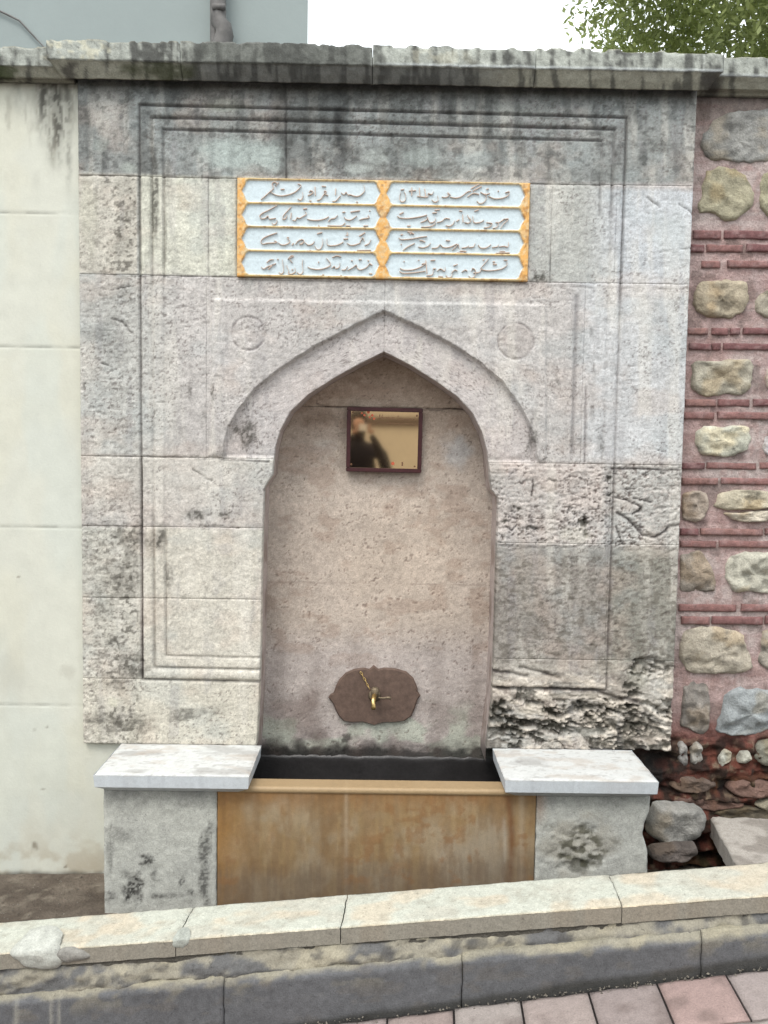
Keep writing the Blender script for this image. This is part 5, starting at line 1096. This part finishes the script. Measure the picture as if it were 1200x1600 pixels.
def crown():
    n_c = 420
    d = rng.normal(size=(n_c, 3)); d /= np.linalg.norm(d, axis=1)[:, None]; r = rng.uniform(.35, 1, n_c)**.5
    cen = np.array([tc[0], TY, tc[2]])+d*r[:, None]*np.array([2.35, 2.2, 2.1])
    per = 190; V = []; 
    cl = np.repeat(cen, per, 0); N_ = len(cl)
    P = cl+rng.normal(size=(N_, 3))*np.array([.20, .20, .15])
    a = rng.normal(size=(N_, 3)); a /= np.linalg.norm(a, axis=1)[:, None]; b = np.cross(a, rng.normal(size=(N_, 3))); b /= np.linalg.norm(b, axis=1)[:, None]
    L = rng.uniform(.028, .058, N_)[:, None]; Wd = L*.42
    V = np.stack([P-a*L, P+b*Wd+a*L*.1, P+a*L, P-b*Wd+a*L*.1], 1).reshape(-1, 3); F = np.arange(N_*4).reshape(-1, 4)
    tone = np.repeat(rng.uniform(0, 1, n_c), per)*.6+rng.uniform(0, 1, N_)*.4
    c = (1-tone[:, None])*np.array([.18, .22, .08])+tone[:, None]*np.array([.42, .48, .18])
    mesh_obj("crown", V, F, M_LEAF, tree, np.repeat(c*1.1, 4, 0), smooth=False)
crown()

# ------------------------------------------------------------------ across the street (seen mirrored in the brass)
ow = empty("street_wall", (0, -9.5, 0), label="plain cream wall across the street, mirrored in the brass plaque", category="wall")
box("wall", -9, 9, -9.8, -9.5, -1.2, 3.4, M_CREAM, ow); box("brown_band", -9, 9, -9.5, -9.47, 1.42, 1.56, M_BROWN, ow)
box("wall_cap", -9.05, 9.05, -9.84, -9.44, 3.402, 3.5, M_BROWN, ow)

# ------------------------------------------------------------------ photographer (mirrored in the brass)
def skin_body(name, nodes, edges, mat, parent, sub=2):
    me = bpy.data.meshes.new(name); me.from_pydata([n[0] for n in nodes], edges, []); o = bpy.data.objects.new(name, me); COL.objects.link(o)
    sm = o.modifiers.new('s', 'SKIN'); sl_ = me.skin_vertices[0].data
    for i, n in enumerate(nodes): r = n[1]; sl_[i].radius = r if isinstance(r, tuple) else (r, r)
    sl_[0].use_root = True
    o.modifiers.new('d', 'SUBSURF').levels = sub; o.modifiers['d'].render_levels = sub
    dg = bpy.context.evaluated_depsgraph_get(); m2 = bpy.data.meshes.new_from_object(o.evaluated_get(dg)); o.modifiers.clear(); o.data = m2; m2.name = name
    m2.materials.clear(); m2.materials.append(mat); m2.polygons.foreach_set('use_smooth', [True]*len(m2.polygons)); o.parent = parent
    return o
gz = float(street_z(np.array(0.0)))
px, py = -0.03, -3.52
pe = empty("person", (px, py, gz), label="person in dark clothes holding up a phone, mirrored in the brass plaque", category="person")
H = 1.72; Zp = lambda f: f*H
nodes = [((0, 0, Zp(.53)), (.16, .11)), ((0, 0, Zp(.62)), (.145, .10)), ((0, .01, Zp(.73)), (.17, .115)), ((0, .0, Zp(.805)), (.13, .09)), ((0, .01, Zp(.85)), .055), ((0, .03, Zp(.885)), .055), ((0, .045, Zp(.925)), (.074, .092)), ((0, .035, Zp(.965)), (.07, .085)),
         ((-.09, 0, Zp(.48)), .088), ((-.10, .01, Zp(.28)), .058), ((-.10, -.01, Zp(.05)), .04), ((-.11, .12, .035), .038), ((.09, 0, Zp(.48)), .088), ((.10, .01, Zp(.28)), .058), ((.10, -.01, Zp(.05)), .04), ((.11, .12, .035), .038),
         ((-.19, 0, Zp(.80)), .058), ((-.25, .06, Zp(.67)), .05), ((-.12, .27, 1.47-gz*0), .036), ((-.045, .335, 1.53), .024), ((.19, 0, Zp(.80)), .058), ((.25, .06, Zp(.67)), .05), ((.14, .27, 1.47), .036), ((.09, .335, 1.53), .024)]
hz = 1.6-gz-.06
nodes[18] = ((-.12, .26, hz-.10), .036); nodes[19] = ((-.035, .325, hz-.005), .024); nodes[22] = ((.15, .26, hz-.10), .036); nodes[23] = ((.095, .325, hz-.005), .024)
edges = [(0, 1), (1, 2), (2, 3), (3, 4), (4, 5), (5, 6), (6, 7), (0, 8), (8, 9), (9, 10), (10, 11), (0, 12), (12, 13), (13, 14), (14, 15), (3, 16), (16, 17), (17, 18), (18, 19), (3, 20), (20, 21), (21, 22), (22, 23)]
skin_body("body", nodes, edges, M_CLOTH, pe)
face = skin_body("face", [((0, .065, Zp(.905)), (.055, .05)), ((0, .075, Zp(.93)), (.062, .058)), ((0, .07, Zp(.965)), (.058, .055)), ((0, .135, Zp(.928)), .012)], [(0, 1), (1, 2), (1, 3)], M_SKIN, pe)
skin_body("hair", [((0, .0, Zp(.93)), (.074, .07)), ((0, .015, Zp(.975)), (.078, .085)), ((0, .06, Zp(.995)), (.06, .05))], [(0, 1), (1, 2)], M_HAIR, pe)
for sgn, hx in ((-1, -.035), (1, .095)):
    skin_body("hand", [((hx, .325, hz), (.030, .018)), ((hx-sgn*.004, .335, hz+.04), (.034, .015))], [(0, 1)], M_SKIN, pe, 1)
    for f in range(4):
        zf = hz+.022+f*.016; Lf = (.040, .048, .046, .036)[3-f]
        skin_body("finger", [((hx-sgn*.006, .34, zf), .0085), ((hx-sgn*.018, .354, zf+.001), .008), ((hx-sgn*(.018+Lf*.4), .358, zf+.002), .007)], [(0, 1), (1, 2)], M_SKIN, pe, 1)
    skin_body("thumb", [((hx, .33, hz+.015), .010), ((hx-sgn*.016, .333, hz+.034), .009), ((hx-sgn*.03, .335, hz+.05), .008)], [(0, 1), (1, 2)], M_SKIN, pe, 1)
ph = empty("mobile_phone", (0.0, -3.175, 1.59), label="silver phone held up by the person, mirrored in the brass plaque", category="phone")
box("phone_body", -.055, .055, -3.182, -3.166, 1.565, 1.618, M_SILVER, ph, .003)
for nm in ("phone_body",): pass

# ------------------------------------------------------------------ grit gathered along the kerb and behind it
def grit():
    g = np.random.default_rng(11); V = []; F = []; C = []
    for k in range(900):
        if k < 450: s_ = g.uniform(-1.6, 1.7); t_ = -.037-abs(g.normal(0, .012)); P = K(s_, t_, pave(s_)+.001)
        else:
            x_ = g.uniform(-1.7, -1.02) if k < 780 else g.uniform(1.0, 1.3); y_ = g.uniform(-.55, 0.0) if k < 780 else g.uniform(-.45, .02)
            P = np.array([x_, y_, zL+(zR-zL)*(x_-X(60, 1366))/(X(1060, 1345)-X(60, 1366))])
        r_ = g.uniform(.0012, .0042); b = len(V); q = g.normal(size=(6, 3))*.25
        D = np.array([[1, 0, 0], [-1, 0, 0], [0, 1, 0], [0, -1, 0], [0, 0, 1], [0, 0, -1.]])+q
        V += list(P+D*r_); t = g.uniform(.5, 1.1)
        C += [np.array([.20, .18, .15])*t]*6
        F += [(b+i, b+j, b+k2) for i, j, k2 in ((0, 2, 4), (2, 1, 4), (1, 3, 4), (3, 0, 4), (2, 0, 5), (1, 2, 5), (3, 1, 5), (0, 3, 5))]
    mesh_obj("grit", V, F, M_EARTH, None, np.array(C), smooth=False, kind='stuff')
grit()
